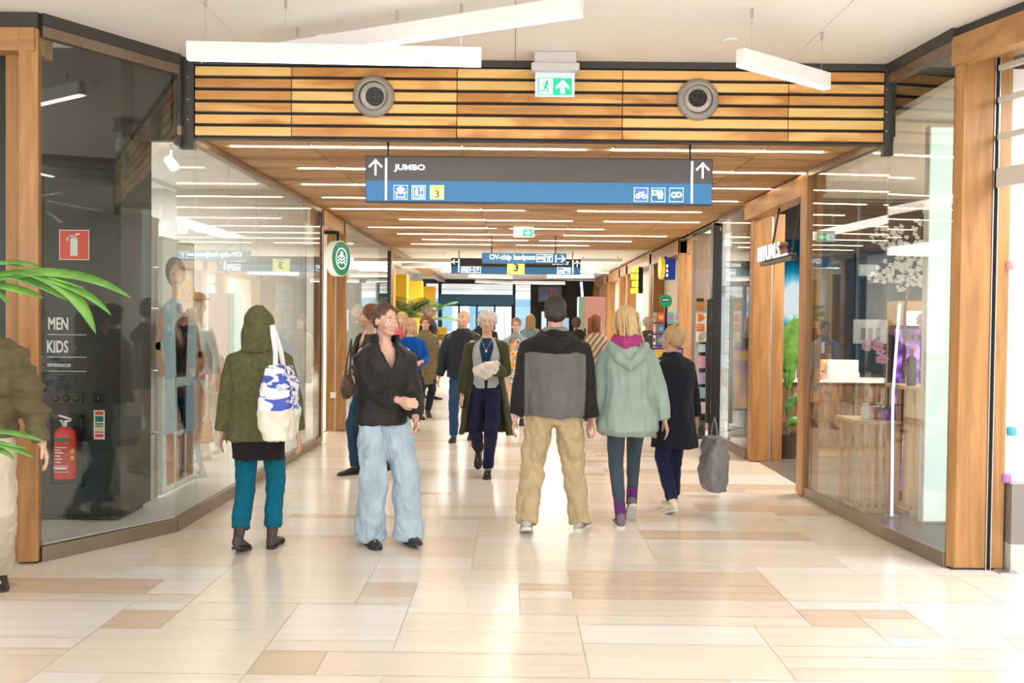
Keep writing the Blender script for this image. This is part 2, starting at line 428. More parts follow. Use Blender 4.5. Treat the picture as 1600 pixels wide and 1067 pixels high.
# hall, corner shop: jamb facing the hall, beam running towards the camera
b = MB(); b.bar((2.785, 6.14), (2.82, 6.08), .03, .012, 3.38); b.box(2.815, 3.0, 6.08, 6.24, .012, 3.38); b.box(3.035, 3.115, 6.08, 6.24, .012, 3.25)
o = struct('trim_6', b, M_post, bevel=.005)
c = MB(); d = Vector((.30, -1.0)).normalized()
c.bar((2.80, 6.16), (2.80 + d.x * 3.6, 6.16 + d.y * 3.6), .10, 3.2, 3.38)
c.bar((2.93, 6.2), (2.93 + d.x * 3.6, 6.2 + d.y * 3.6), .26, 3.24, 3.36); obj('head_beam', c, M_beam_y, o, bevel=.004)
c = MB(); c.box(3.0, 3.035, 6.12, 6.2, 0, 3.24, 0); c.box(3.0, 3.006, 6.075, 6.2, 0, 3.24, 1); c.box(3.03, 3.036, 6.075, 6.2, 0, 3.24, 1); obj('door_track', c, [M_black, M_steel], o)
c = MB(); c.box(2.79, 3.12, 6.09, 6.23, 0, .012); obj('foot_plate', c, M_matblack, o)
c = MB(); c.box(3.05, 3.16, 5.98, 6.08, .0, .012); obj('door_catch', c, M_steel, o)
# rituals post, beam and pilaster
b = MB(); b.box(2.585, 2.66, 8.58, 8.78, .01, 2.90); b.box(2.67, 2.74, 8.62, 8.78, .01, 2.78)
b.box(2.66, 2.86, 10.76, 10.95, .01, 2.90); b.box(2.885, 3.01, 10.78, 10.95, .01, 2.78)
o = struct('trim_7', b, M_post, bevel=.005)
c = MB(); c.box(2.59, 2.76, 8.60, 10.95, 2.72, 2.91); obj('head_beam', c, M_beam_y, o, bevel=.004)
c = MB(); c.box(2.862, 2.883, 10.775, 10.9, 0, 2.75, 0); c.box(2.66, 2.668, 8.58, 8.78, 0, 2.9, 1); obj('door_track', c, [M_steel, M_black], o)
# cafe entrance, left
b = MB(); b.box(-2.51, -2.41, 11.93, 12.05, .01, 2.90); b.box(-2.62, -2.505, 13.3, 13.42, .01, 2.78); b.box(-2.485, -2.36, 13.3, 13.44, .01, 2.90)
o = struct('trim_8', b, M_post, bevel=.005)
c = MB(); c.box(-2.56, -2.38, 11.93, 13.44, 2.72, 2.91); obj('head_beam', c, M_beam_y, o, bevel=.004)
c = MB(); c.box(-2.503, -2.487, 13.305, 13.4, 0, 2.75, 0); c.box(-2.425, -2.41, 11.92, 11.935, 0, 2.9, 1); obj('door_track', c, [M_steel, M_black], o)
# card shop and the portals beyond, right
b = MB(); b.box(2.60, 2.72, 15.3, 15.45, .01, 2.88); b.box(2.74, 3.05, 15.42, 15.6, .01, 2.8); b.box(2.62, 2.9, 18.3, 18.5, .01, 2.88)
o = struct('trim_9', b, M_post, bevel=.005)
c = MB(); c.box(2.60, 2.80, 15.3, 18.5, 2.66, 2.89); obj('head_beam', c, M_beam_y, o, bevel=.004)
b = MB()
for y0, y1 in ((18.6, 18.9), (22.6, 22.9), (24.2, 24.5), (27.4, 27.7), (29.0, 29.3), (32.4, 32.8)): b.box(2.62, 2.95, y0, y1, .01, 2.9)
o = struct('trim_20', b, M_post, bevel=.005)
for y0, y1 in ((18.6, 22.9), (22.95, 27.7), (27.8, 32.8)):
    c = MB(); c.box(2.62, 2.8, y0, y1, 2.68, 2.93); obj('head_beam', c, M_beam_y, o, bevel=.004)
b = MB(); b.box(3.1, 3.2, 15.6, 33, 0, 2.98); struct('wall_right', b, M_plaster)
# shutters of white slats in the far right shop fronts
for y0, y1 in ((22.9, 24.2), (29.3, 32.4)):
    c = MB(); c.box(2.82, 2.84, y0, y1, 0, 2.7, 0)
    for k in range(9): c.box(2.80, 2.83, y0, y1, .3 * k, .3 * k + .03, 1)
    WN[0] += 1; struct('window_%d' % WN[0], c, [mat('frosted_pane', (.75, .76, .74), .35), M_steel])
c = MB(); c.box(2.83, 2.86, 15.6, 18.3, 0, 2.7); WN[0] += 1; struct('window_%d' % WN[0], c, mat('pale_shop_wall', (.83, .78, .68), .6))
c = MB(); c.box(2.83, 2.86, 18.9, 22.6, 0, 2.7); WN[0] += 1; struct('window_%d' % WN[0], c, mat('pale_shop_wall', (.83, .78, .68), .6))
c = MB(); c.box(2.83, 2.86, 24.5, 27.4, 0, 2.7); WN[0] += 1; struct('window_%d' % WN[0], c, mat('pale_shop_wall', (.83, .78, .68), .6))
# left side beyond the passage: yellow bays between timber
M_yel = mat('yellow_wall', (.80, .47, .02), .6)
b = MB(); b.box(-2.62, -2.40, 18.3, 18.42, 0, 2.93, 1); b.box(-3.3, -3.2, 18.4, 33, 0, 2.98, 0)
o = struct('wall_left', b, [M_plaster, M_matblack])
for y0, y1 in ((19.6, 20.0), (22.0, 22.4), (25.6, 26.0), (29.6, 30.0)):
    c = MB(); c.box(-3.2, -2.5, y0, y1, 0, 2.6, 0); obj('yellow_panel', c, M_yel, o)
c = MB(); c.box(-2.62, -2.45, 18.9, 19.1, 0, 2.9); c.box(-2.62, -2.42, 18.5, 33, 2.88, 2.98); obj('timber_frame', c, M_beam_y, o)

# far entrance: doors and outside
YE = 33.3
def fx_(px): return at(px, 480, YE).x
b = MB()
xl, x1, x2, x3 = fx_(663), fx_(687), fx_(803), fx_(831)
b.box(xl - .3, x3 + 1.2, YE, YE + .2, at(800, 444, YE).z, 3.05, 0)
for x in (xl, x1, x2, x3): b.box(x - .05, x + .05, YE - .02, YE + .16, 0, 2.98, 0)
b.box(x1, x2, YE - .1, YE + .2, at(750, 476, YE).z, at(750, 460, YE).z, 1)
b.box(x3, 3.25, YE - .05, YE + .2, 0, 2.98, 0)
ew = struct('wall_far', b, [M_matblack, mat('petrol_header', (.02, .13, .22), .4)])
DN = 0
for k in range(4):
    a = x1 + .05 + (x2 - x1 - .1) * k / 4; c_ = x1 + .05 + (x2 - x1 - .1) * (k + 1) / 4; DN += 1
    g = MB(); g.box(a + .03, c_ - .03, YE + .04, YE + .06, .1, 2.05); zt = at(750, 476, YE).z
    fr = MB(); fr.box(a, a + .035, YE + .02, YE + .08, 0, zt); fr.box(c_ - .035, c_, YE + .02, YE + .08, 0, zt); fr.box(a, c_, YE + .02, YE + .08, 0, .1); fr.box(a, c_, YE + .02, YE + .08, zt - .06, zt)
    d_ = struct('door_%d' % DN, fr, mat('blue_frame', (.02, .10, .17), .4)); obj('door_glass', g, M_clear, d_)
for a, c_, z0, z1 in ((x1, x2, at(750, 460, YE).z, at(750, 444, YE).z), (x2, x3, .1, 2.7), (xl, x1, .1, 2.7)):
    WN[0] += 1; struct('window_%d' % WN[0], MB().box(a + .05, c_ - .05, YE + .06, YE + .08, z0, z1), M_clear)
b = MB(); b.box(-14, 14, YE + .2, 70, -.15, -.01); struct('floor', b, mat('street_paving', (.55, .55, .56), .8))

# shop floors, back walls and ceilings behind the glass
Mshopfl = mat('shop_floor', (.78, .77, .74), .3)
b = MB(); b.add([(-2.47, 6.95, .10), (-2.47, 11.9, .10), (-7.5, 11.9, .10), (-7.5, 6.1, .10), (-3.0, 6.1, .10)] + [(-2.47, 6.95, 0), (-2.47, 11.9, 0), (-7.5, 11.9, 0), (-7.5, 6.1, 0), (-3.0, 6.1, 0)],
                [(0, 1, 2, 3, 4), (9, 8, 7, 6, 5)] + [(i, (i + 1) % 5, 5 + (i + 1) % 5, 5 + i) for i in range(5)])
struct('floor', b, Mshopfl)
b = MB(); b.box(-7.6, -7.5, -.2, 12, 0, 3.44); b.box(-7.5, -2.62, 11.95, 12.02, 0, 3.2); struct('wall_left', b, M_plaster)
b = MB(); b.box(-7.6, -2.62, 7.36, 18.4, 3.15, 3.2); b.box(2.9, 7, 6.3, 18.4, 3.15, 3.2); struct('ceiling', b, M_ceil)
b = MB(); b.box(-7, -6.9, 12.02, 18.4, 0, 3.2); b.box(-7, -2.62, 18.3, 18.4, 0, 3.2); struct('wall_left', b, M_plaster)
b = MB(); b.box(-7, -2.62, 12.05, 18.3, .001, .01); struct('floor', b, mat('cafe_floor', (.62, .56, .5), .3))
b = MB(); b.box(6.2, 6.3, -.2, 18.4, 0, 3.44, 0); b.box(2.76, 6.2, 12.35, 12.4, 0, 3.15, 0); b.box(3.12, 6.2, 6.2, 6.26, 0, 3.2, 0); struct('wall_right', b, M_plaster)
b = MB(); b.box(2.75, 6.2, 6.3, 12.35, .001, .012); struct('floor', b, mat('cosmetics_floor', (.16, .13, .11), .35))

# ================================================================ PEOPLE
def V(*a): return Vector(a)
M_skin = mat('skin', (.60, .34, .235), .5, var=.06, vscale=9)
M_skin2 = mat('skin_fair', (.68, .41, .30), .5, var=.05, vscale=9)
M_lip = mat('lips', (.60, .29, .23), .45)
M_eyew = mat('eye_white', (.75, .73, .7), .2)
M_iris = mat('iris', (.05, .035, .03), .2)
def cloth(name, col, rough=.9, bump=.35, var=.1, bscale=350, vscale=7, sheen=.04):
    return mat(name, col, rough, bump=bump, bscale=bscale, var=var, vscale=vscale, spec=.25, sheen=sheen)
def hairmat(name, col, dark=.55):
    if name in MATS: return MATS[name]
    m, t, b = nt(name); b.inputs['Roughness'].default_value = .45
    tc = t.nodes.new('ShaderNodeTexCoord'); mp = t.nodes.new('ShaderNodeMapping'); mp.inputs['Scale'].default_value = (140, 140, 9)
    n = t.nodes.new('ShaderNodeTexNoise'); n.inputs['Scale'].default_value = 1; n.inputs['Detail'].default_value = 3; n.inputs['Distortion'].default_value = .6
    r = t.nodes.new('ShaderNodeValToRGB'); r.color_ramp.elements[0].position = .3; r.color_ramp.elements[1].position = .7
    r.color_ramp.elements[0].color = (*[c * dark for c in col], 1); r.color_ramp.elements[1].color = (*col, 1)
    bp = t.nodes.new('ShaderNodeBump'); bp.inputs['Strength'].default_value = .7; bp.inputs['Distance'].default_value = .01
    for a, c in ((tc.outputs['Object'], mp.inputs[0]), (mp.outputs[0], n.inputs['Vector']), (n.outputs['Fac'], r.inputs[0]), (r.outputs[0], b.inputs['Base Color']), (n.outputs['Fac'], bp.inputs['Height']), (bp.outputs[0], b.inputs['Normal'])):
        t.links.new(a, c)
    MATS[name] = m; return m

def fuse(mb, voxel, smooth=6, name='m'):
    """one continuous surface out of overlapping closed shapes"""
    me = mb.mesh(name, [])
    bm = bmesh.new(); bm.from_mesh(me); bmesh.ops.recalc_face_normals(bm, faces=bm.faces); bm.to_mesh(me); bm.free()
    o = bpy.data.objects.new('t', me); COL.objects.link(o)
    r = o.modifiers.new('r', 'REMESH'); r.mode = 'VOXEL'; r.voxel_size = voxel
    if smooth:
        s = o.modifiers.new('s', 'SMOOTH'); s.factor = .5; s.iterations = smooth
    out = evalmesh(o); bpy.data.objects.remove(o); bpy.data.meshes.remove(me)
    for p in out.polygons: p.use_smooth = True
    return out
def finish(me, mats, pick=None, disp=None):
    if disp:
        me.update(); ns = [v.normal.copy() for v in me.vertices]
        for v, n in zip(me.vertices, ns): v.co += n * disp(v.co)
    me.materials.clear()
    for m in (mats if isinstance(mats, (list, tuple)) else [mats]): me.materials.append(m)
    if pick:
        for p in me.polygons: p.material_index = pick(p.center)
    me.update(); return me
def folds(amp=.006, f=(9, 9, 3.5), seed=0):
    o = Vector((seed * 3.3, seed * 1.1, seed))
    def d(p):
        q = Vector((p.x * f[0], p.y * f[1], p.z * f[2])) + o
        return amp * (noise.noise(q) + .5 * noise.noise(q * 2.3)) * 1.6
    return d
def quilt(step=.085, amp=.010, fold=.004, seed=0):
    g = folds(fold, seed=seed)
    def d(p): return amp * (abs(math.sin(PI * (p.z + .015 * math.sin(p.x * 9)) / step)) ** .6 - .6) + g(p)
    return d
def ik(a, b, l1, l2, pole):
    """joint between a and b, pushed towards pole"""
    d = b - a; L = min(d.length, (l1 + l2) * .999); u = d.normalized()
    x = (l1 * l1 - l2 * l2 + L * L) / (2 * L); h = math.sqrt(max(0, l1 * l1 - x * x))
    p = pole - u * pole.dot(u); p = p.normalized() if p.length > 1e-6 else u.orthogonal()
    return a + u * x + p * h, a + u * L

class Person:
    """Local frame: facing -y, person's right at -x, metres for a height of 1.75 then scaled by s."""
    def __init__(s, label, loc, rz=0, H=1.70, name='person', group=None, voxel=.0075, female=True, skin=None,
                 lean=.03, side=0, head=(0, 0, 0), feet=None, hands=None, curl=(.5, .5), hips=.0, hunch=0, cat='person'):
        s.k = H / 1.75; s.root = thing(name, label, cat, loc, rz, group); s.vx = voxel / s.k; s.fem = female; s.skin = skin or M_skin
        s.lean = lean; s.side = side; s.hy, s.hp, s.hr = head; s.hunch = hunch
        s.feet = feet or [dict(p=(-.1, -.12, 0)), dict(p=(.1, .15, .05), pitch=.4)]
        s.sh = .155 if female else .18; s.hipx = .085
        s.curl = curl
        hands = hands or [(-.27, -.02, .78), (.27, .02, .78)]
        s.J = {}
        s.drop = 0
        for i, sg in ((0, -1), (1, 1)):
            f = s.feet[i]; ank = V(f['p'][0], f['p'][1], .085 + f['p'][2]); hip = V(sg * s.hipx, 0, .93)
            L = (hip - ank).length
            if L > .86: s.drop = max(s.drop, .93 - (ank.z + math.sqrt(max(.01, .86 ** 2 - (hip.x - ank.x) ** 2 - ank.y ** 2))))
        for i, sg in ((0, -1), (1, 1)):
            f = s.feet[i]; ank = V(f['p'][0], f['p'][1], .085 + f['p'][2]); hip = V(sg * s.hipx, 0, .93 - s.drop)
            kn, an = ik(hip, ank, .44, .43, V(sg * .1, -1, 0)); s.J['hip%d' % i], s.J['knee%d' % i], s.J['ank%d' % i] = hip, kn, an
            sho = s.up(V(sg * s.sh, .0, 1.385)); hd = V(*hands[i])
            el, wr = ik(sho, hd, .29, .255, V(sg * .35, .8, -.3)); s.J['sho%d' % i], s.J['elb%d' % i], s.J['wri%d' % i] = sho, el, wr
        s.hc = s.up(V(0, 0, 1.50)); s.HR = (Matrix.Rotation(s.hy, 3, 'Z') @ Matrix.Rotation(-s.hp, 3, 'X') @ Matrix.Rotation(s.hr, 3, 'Y'))
    def up(s, p):
        t = max(0, p.z - .95); h = max(0, p.z - 1.25)
        return Vector((p.x + s.side * t, p.y - s.lean * t - s.hunch * h * h * 3, p.z - s.drop - .1 * s.hunch * h))
    def hd(s, p):                     # head frame point -> local; p given around the neck joint (0,0,1.50)
        return s.hc + s.HR @ (Vector(p) - Vector((0, 0, 1.50)))
    def put(s, name, me, parent=None, label=None):
        me.transform(Matrix.Scale(s.k, 4)); o = put(name, me, parent or s.root, world=False)
        if label: o['label'] = label
        return o
    def rings(s, spec, n=28, f=None, y0=0):    # spec (z, rx, ry[, dy]) torso stack, follows the lean
        out = []
        for q in spec:
            z, rx, ry = q[:3]; dy = (q[3] if len(q) > 3 else 0) + y0
            out.append([s.up(V(rx * math.copysign(abs(math.cos(2 * PI * i / n)) ** .85, math.cos(2 * PI * i / n)), dy + ry * math.sin(2 * PI * i / n), z)) for i in range(n)])
        return out
    def shell(s, mb, spec, gap=0, th=.02, n=40, mid=-PI / 2, flare=None):
        """open-bottomed garment of real thickness; gap = half angle left open around direction mid"""
        gs = gap if callable(gap) else (lambda z: gap)
        outer, inner = [], []
        for q in spec:
            z, rx, ry = q[:3]; dy = q[3] if len(q) > 3 else 0; g = gs(z)
            a0, a1 = mid + g, mid + 2 * PI - g; o_, i_ = [], []
            for k in range(n + 1):
                a = a0 + (a1 - a0) * k / n
                o_.append(s.up(V(rx * math.cos(a), dy + ry * math.sin(a), z))); i_.append(s.up(V((rx - th) * math.cos(a), dy + (ry - th) * math.sin(a), z)))
            outer.append(o_); inner.append(i_)
        mb.loft([o_ + i_[::-1] for o_, i_ in zip(outer, inner)], True)
    # ---- the body, one continuous mesh
    def body(s, arms=True, legs=True):
        b = MB(); J = s.J; f = s.fem
        b.loft(s.rings([(.82, .10, .08), (.88, .14, .095), (.95, .15, .10), (1.06, .118 if f else .135, .088), (1.2, .135, .095), (1.32, .15, .095), (1.39, .14, .085), (1.44, .09, .065), (1.47, .055, .055)]))
        b.tube([s.up(V(0, .005, 1.42)), s.hd((0, .01, 1.50)), s.hd((0, .012, 1.60))], [.06, .052 if f else .058, .055], 14)
        H = s.hd; R = s.HR
        E = lambda c, r: b.ell(H(c), r, 20, 14, 0, R)
        E((0, .014, 1.655), (.074, .094, .092)); E((0, -.028, 1.608), (.062, .070, .085)); E((0, -.045, 1.556), (.044, .048, .036))
        E((0, -.084, 1.540), (.020, .018, .017)); E((0, -.084, 1.657), (.046, .016, .010))
        for sg in (-1, 1):
            E((sg * .038, -.066, 1.600), (.024, .028, .026)); E((sg * .076, .008, 1.615), (.010, .021, .031))
        b.tube([H((0, -.094, 1.645)), H((0, -.108, 1.618)), H((0, -.121, 1.598))], [.009, .011, .014], 10, round_ends=True)
        E((-.013, -.106, 1.594), (.010, .013, .008)); E((.013, -.106, 1.594), (.010, .013, .008))
        E((0, -.098, 1.572), (.024, .012, .006)); E((0, -.096, 1.562), (.021, .012, .006))
        for i, sg in ((0, -1), (1, 1)):
            b.tube([J['sho%d' % i], J['elb%d' % i].lerp(J['sho%d' % i], .4), J['elb%d' % i]], [.052, .046, .038], 12, round_ends=True)
            b.tube([J['elb%d' % i], J['wri%d' % i].lerp(J['elb%d' % i], .65), J['wri%d' % i]], [.038, .037, .026], 12, round_ends=True)
            s.hand(b, i)
            b.tube([J['hip%d' % i], J['knee%d' % i].lerp(J['hip%d' % i], .5), J['knee%d' % i]], [.082, .07, .052], 14, round_ends=True)
            b.tube([J['knee%d' % i], J['knee%d' % i].lerp(J['ank%d' % i], .35), J['ank%d' % i]], [.046, .046, .032], 14, round_ends=True)
            A = s.footM(i); b.tube([A @ V(0, .03, -.02), A @ V(0, -.06, -.045), A @ V(0, -.13, -.055)], [.032, .030, .022], 10, round_ends=True)
        me = fuse(b, s.vx, 4)
        def pick(c):
            q = s.HR.inverted() @ (c - s.hc) + V(0, 0, 1.50)
            return 1 if (abs(q.x) < .023 and q.y < -.094 and 1.557 < q.z < 1.577) else 0
        finish(me, [s.skin, M_lip], pick)
        o = s.put('body', me); s.b = o
        return o
    def hand(s, b, i):
        sg = -1 if i == 0 else 1; w = s.J['wri%d' % i]; d = (w - s.J['elb%d' % i]).normalized()
        inw = V(-sg, 0, 0); inw = (inw - d * inw.dot(d)).normalized(); side = d.cross(inw) * sg      # palm faces inwards; side = towards the thumb
        fwd = side if side.y < 0 or abs(side.y) < .3 else -side
        c = s.curl[i]
        P = [w, w + d * .035, w + d * .07, w + d * .092]; W = [.026, .038, .042, .040]
        rings = []
        for p, wd in zip(P, W): rings.append([p + fwd * math.cos(a) * wd + inw * math.sin(a) * .0145 for a in [2 * PI * k / 14 for k in range(14)]])
        b.loft(rings)
        for k, (o_, L) in enumerate(((.031, .072), (.0105, .080), (-.0105, .074), (-.030, .058))):
            base = w + d * .086 + fwd * o_; path = [base]; dirn = d.copy(); ang = c * (.55 + .12 * k)
            for q, fr in enumerate((.45, .32, .23)):
                ax = fwd; a = ang * (1 + .3 * q) * .8
                dirn = (dirn * math.cos(a) + inw * math.sin(a)).normalized(); path.append(path[-1] + dirn * L * fr)
            b.tube(path, [.0088, .0082, .0078, .0066], 8, round_ends=True)
        t0 = w + d * .02 + fwd * .028 + inw * .006
        b.tube([t0, t0 + d * .026 + fwd * .020 + inw * .008, t0 + d * .052 + fwd * .026 + inw * .018, t0 + d * .072 + fwd * .024 + inw * .026], [.0135, .012, .0098, .0078], 8, round_ends=True)
    def footM(s, i):
        f = s.feet[i]; a = s.J['ank%d' % i]
        return Matrix.Translation(a) @ Matrix.Rotation(f.get('yaw', 0), 4, 'Z') @ Matrix.Rotation(f.get('pitch', 0), 4, 'X')
    def face(s, glasses=None, brow=(.12, .07, .04)):
        M = mat('eyebrow_%d' % int(brow[0] * 99), brow, .8)
        for sg in (-1, 1):
            e = MB(); e.ell(s.hd((sg * .030, -.0785, 1.632)), (.0135, .0135, .0105), 14, 10, 0, s.HR); e.ell(s.hd((sg * .030, -.0895, 1.632)), (.0055, .0035, .0055), 10, 8, 1, s.HR)
            me = e.mesh('eye', [M_eyew, M_iris]); [setattr(p, 'use_smooth', True) for p in me.polygons]; s.put('eye', me)
            e = MB(); e.tube([s.hd((sg * .014, -.0985, 1.650)), s.hd((sg * .03, -.097, 1.656)), s.hd((sg * .047, -.083, 1.650))], [.0035, .004, .002], 6, flat=.5); s.put('eyebrow', e.mesh('eyebrow', M))
        if glasses:
            e = MB()
            for sg in (-1, 1):
                pts = [s.hd((sg * .031 + .022 * math.cos(a), -.108 + abs(.02 * math.cos(a)) * .3, 1.632 + .017 * math.sin(a))) for a in [2 * PI * k / 16 for k in range(17)]]
                e.tube(pts, .0018, 5); e.tube([s.hd((sg * .053, -.104, 1.636)), s.hd((sg * .078, -.06, 1.637)), s.hd((sg * .082, .0, 1.632))], .0018, 5)
            e.tube([s.hd((-.009, -.109, 1.635)), s.hd((.009, -.109, 1.635))], .0018, 5)
            s.put('glasses', e.mesh('glasses', glasses))
    # ---- hair
    def hair(s, m, style='short', seed=1, vol=1.0, length=.25, label=None):
        H = s.hd; b = MB(); rn = random.Random(seed); R = s.HR
        E = lambda c, r: b.ell(H(c), [q * 1 for q in r], 20, 12, 0, R)
        v = vol
        if style == 'bald': E((0, .05, 1.612), (.078, .062, .04))
        else:
            E((0, .024, 1.665), (.080 * v, .096 * v, .094 * v)); E((0, .045, 1.628), (.078 * v, .070 * v, .070 * v))
        if style in ('long', 'bob'):
            for sg in (-1, 1): b.tube([H((sg * .055, -.045, 1.715)), H((sg * .076 * v, -.02, 1.66)), H((sg * .082 * v, .0, 1.6)), H((sg * .078 * v, .02, 1.6 - length * .35))], [.022, .026, .028, .02], 10, round_ends=True)
            b.tube([H((0, .06, 1.66)), H((0, .075, 1.6)), H((0, .07, 1.6 - length * .45)), H((0, .06, 1.62 - length))], [.075, .082, .075, .04], 16, round_ends=True, flat=.55, up=(1, 0, 0))
        if style == 'bun': b.ell(H((0, .105, 1.70)), (.04, .035, .04), 14, 10)
        if style == 'pony': b.tube([H((0, .10, 1.70)), H((0, .15, 1.68)), H((0, .14, 1.6)), H((0, .12, 1.6 - length))], [.03, .035, .038, .012], 12, round_ends=True)
        if style == 'curly':
            for k in range(90):
                a = rn.uniform(0, 2 * PI); z = rn.uniform(-.35, 1); q = V(math.cos(a) * math.sqrt(max(0, 1 - z * z)), math.sin(a) * math.sqrt(max(0, 1 - z * z)), z)
                if q.y < -.55 and z < .55: continue
                b.ell(H((q.x * .085 * v, .022 + q.y * .098 * v, 1.655 + q.z * .098 * v)), (.017, .017, .017), 8, 6)
        if style in ('tousled',):
            for k in range(70):
                a = rn.uniform(0, 2 * PI); z = rn.uniform(.0, 1); q = V(math.cos(a) * math.sqrt(max(0, 1 - z * z)), math.sin(a) * math.sqrt(max(0, 1 - z * z)), z)
                if q.y < -.6 and z < .6: continue
                p = V(q.x * .08 * v, .022 + q.y * .095 * v, 1.66 + q.z * .094 * v)
                b.tube([H(p), H(p + q * .02), H(p + q * .03 + V(rn.uniform(-.015, .015), .01, .012))], [.016, .012, .004], 6)
        me = fuse(b, max(s.vx * .9, .006), 3)
        def disp(p):
            q = R.inverted() @ (p - s.hc); a = math.atan2(q.x, q.y + .02)
            k = 1.5 if style in ('short', 'tousled') else 1.0
            return k * (.006 * noise.noise(V(a * 7 + seed, q.z * 9, seed)) + .005 * noise.noise(V(a * 22, q.z * 14 + q.y * 20, seed)))
        finish(me, m, None, disp); o = s.put('hair', me, label=label)
        if style in ('long', 'bob', 'pony') and s.vx < .012:      # loose strands over the mass
            c = MB()
            for k in range(46):
                a = rn.uniform(-PI, PI)
                if abs(a) > 2.35: continue
                x = math.sin(a) * .086 * v; y = .028 + math.cos(a) * .092 * v; L = length * rn.uniform(.8, 1.12)
                top = V(x * .5, y * .5 + .01, 1.752 - abs(a) * .006); j = rn.uniform(-.028, .028)
                c.tube([H(top), H((x, y, 1.69)), H((x * 1.03, y * 1.02 + j * .3, 1.6)), H((x * .95 + j, y * 1.0 + .01, 1.62 - L * .7)), H((x * .85 + j * 1.6, y * .95, 1.62 - L))],
                       [.004, .008, .009, .008, .002], 6)
            me = c.mesh('hair_strands', m); [setattr(p, 'use_smooth', True) for p in me.polygons]; s.put('hair_strands', me, o)
        return o
    # ---- clothes
    def trousers(s, m, r=(.098, .075, .062), hem=.06, flare=None, fold=.007, name='trousers', label=None, seed=3, waist=1.02):
        b = MB(); J = s.J
        b.loft(s.rings([(.80, .10, .085), (.86, .155, .11), (.95, .165, .118), (waist, .145, .108)]))
        for i in (0, 1):
            k, a, h = J['knee%d' % i], J['ank%d' % i], J['hip%d' % i]; e = a + (a - k).normalized() * (.085 - hem - .02)
            b.tube([h + V(0, 0, .02), h.lerp(k, .5), k, k.lerp(e, .5), e], [r[0], (r[0] + r[1]) / 2, r[1], (r[1] + r[2]) / 2, flare or r[2]], 18)
        me = fuse(b, s.vx * 1.05, 4); finish(me, m, None, folds(fold, (14, 14, 9), seed)); return s.put(name, me, label=label)
    def shoes(s, m, sole, h=.075, sz=1.0, boot=0, name='shoe'):
        for i in (0, 1):
            A = s.footM(i); b = MB(); so = MB()
            prof = [(.060, .016, .0), (.052, .030, .01), (.01, .037, .0), (-.06, .040, -.012), (-.12, .046, -.032), (-.165, .044, -.045), (-.195, .028, -.052)]
            rg = []
            for y, wd, top in prof:
                y *= sz; zt = top + (.0 if y > -.03 else 0); zb = -.072
                rg.append([A @ V(wd * sz * math.cos(t), y, (zt + zb) / 2 + (zt - zb) / 2 * math.sin(t)) for t in [2 * PI * k / 16 for k in range(16)]])
            b.loft(rg)
            up = A.to_3x3() @ V(0, 0, 1); kn = (s.J['knee%d' % i] - s.J['ank%d' % i]).normalized()
            b.tube([A @ V(0, .02, -.04), A @ V(0, .015, .0), s.J['ank%d' % i] + kn * (.03 + boot)], [.036, .038, .040 + boot * .06], 14)
            me = fuse(b, s.vx * .9, 2); finish(me, m); o = s.put(name, me)
            rg = []
            for z, e in ((-.087, 0), (-.066, .003)):
                pts = [(.066, 0), (.055, .026), (.02, .034), (-.05, .034), (-.12, .047), (-.17, .042), (-.203, .018), (-.208, 0)]
                full = pts + [(y, -x) for y, x in pts[-2:0:-1]]
                rg.append([A @ V(x * sz * (1 + e * 10), y * sz * (1 + e * 3), z) for y, x in full])
            so.loft(rg); s.put('sole', so.mesh('sole', sole), o)
    def sleeves(s, b, r=(.072, .062, .05), cut=0.0, lift=0):
        for i in (0, 1):
            sh, el, wr = s.J['sho%d' % i], s.J['elb%d' % i], s.J['wri%d' % i]; end = el.lerp(wr, 1 - cut)
            sg = -1 if i == 0 else 1
            b.tube([s.up(V(sg * .06, 0, 1.395)), s.up(V(sg * s.sh * .8, 0, 1.378)), sh.lerp(el, .08), sh.lerp(el, .5), el, el.lerp(end, .5), end], [r[0] * .62, r[0] * .80, r[0] * .95, (r[0] + r[1]) / 2, r[1], (r[1] + r[2]) / 2, r[2]], 18, round_ends=False)
    def top(s, name, mats, spec, sl=(.072, .062, .05), cut=.02, gap=0, th=.03, disp=None, pick=None, label=None, collar=None, solid=False, smooth=5, extra=None):
        b = MB()
        if gap or not solid:
            s.shell(b, spec, gap or .0001, th)
            if not gap: b.loft(s.rings([q for q in spec if q[0] > 1.05]))
        else: b.loft(s.rings(spec))
        if sl: s.sleeves(b, sl, cut)
        if extra: extra(b)
        if collar:
            cz, cr, ch = collar
            b.loft([[s.up(V(cr * k * math.cos(a), .01 + cr * k * math.sin(a), z)) for a in [2 * PI * q / 20 for q in range(20)]] for z, k in ((cz - .04, 1.25), (cz, 1.08), (cz + ch, 1.0))])
        me = fuse(b, s.vx * 1.05, smooth); finish(me, mats, pick, disp or folds(.006)); return s.put(name, me, label=label)
    def blob(s, name, parts, m, voxel=None, disp=None, label=None, parent=None, smooth=4):
        b = MB()
        for p in parts:
            if p[0] == 'e': b.ell(p[1], p[2], 18, 12, 0, p[3] if len(p) > 3 else None)
            elif p[0] == 't': b.tube(p[1], p[2], 14, round_ends=True, flat=p[3] if len(p) > 3 else 1, up=p[4] if len(p) > 4 else None)
        me = fuse(b, voxel or s.vx, smooth); finish(me, m, None, disp); return s.put(name, me, parent, label)

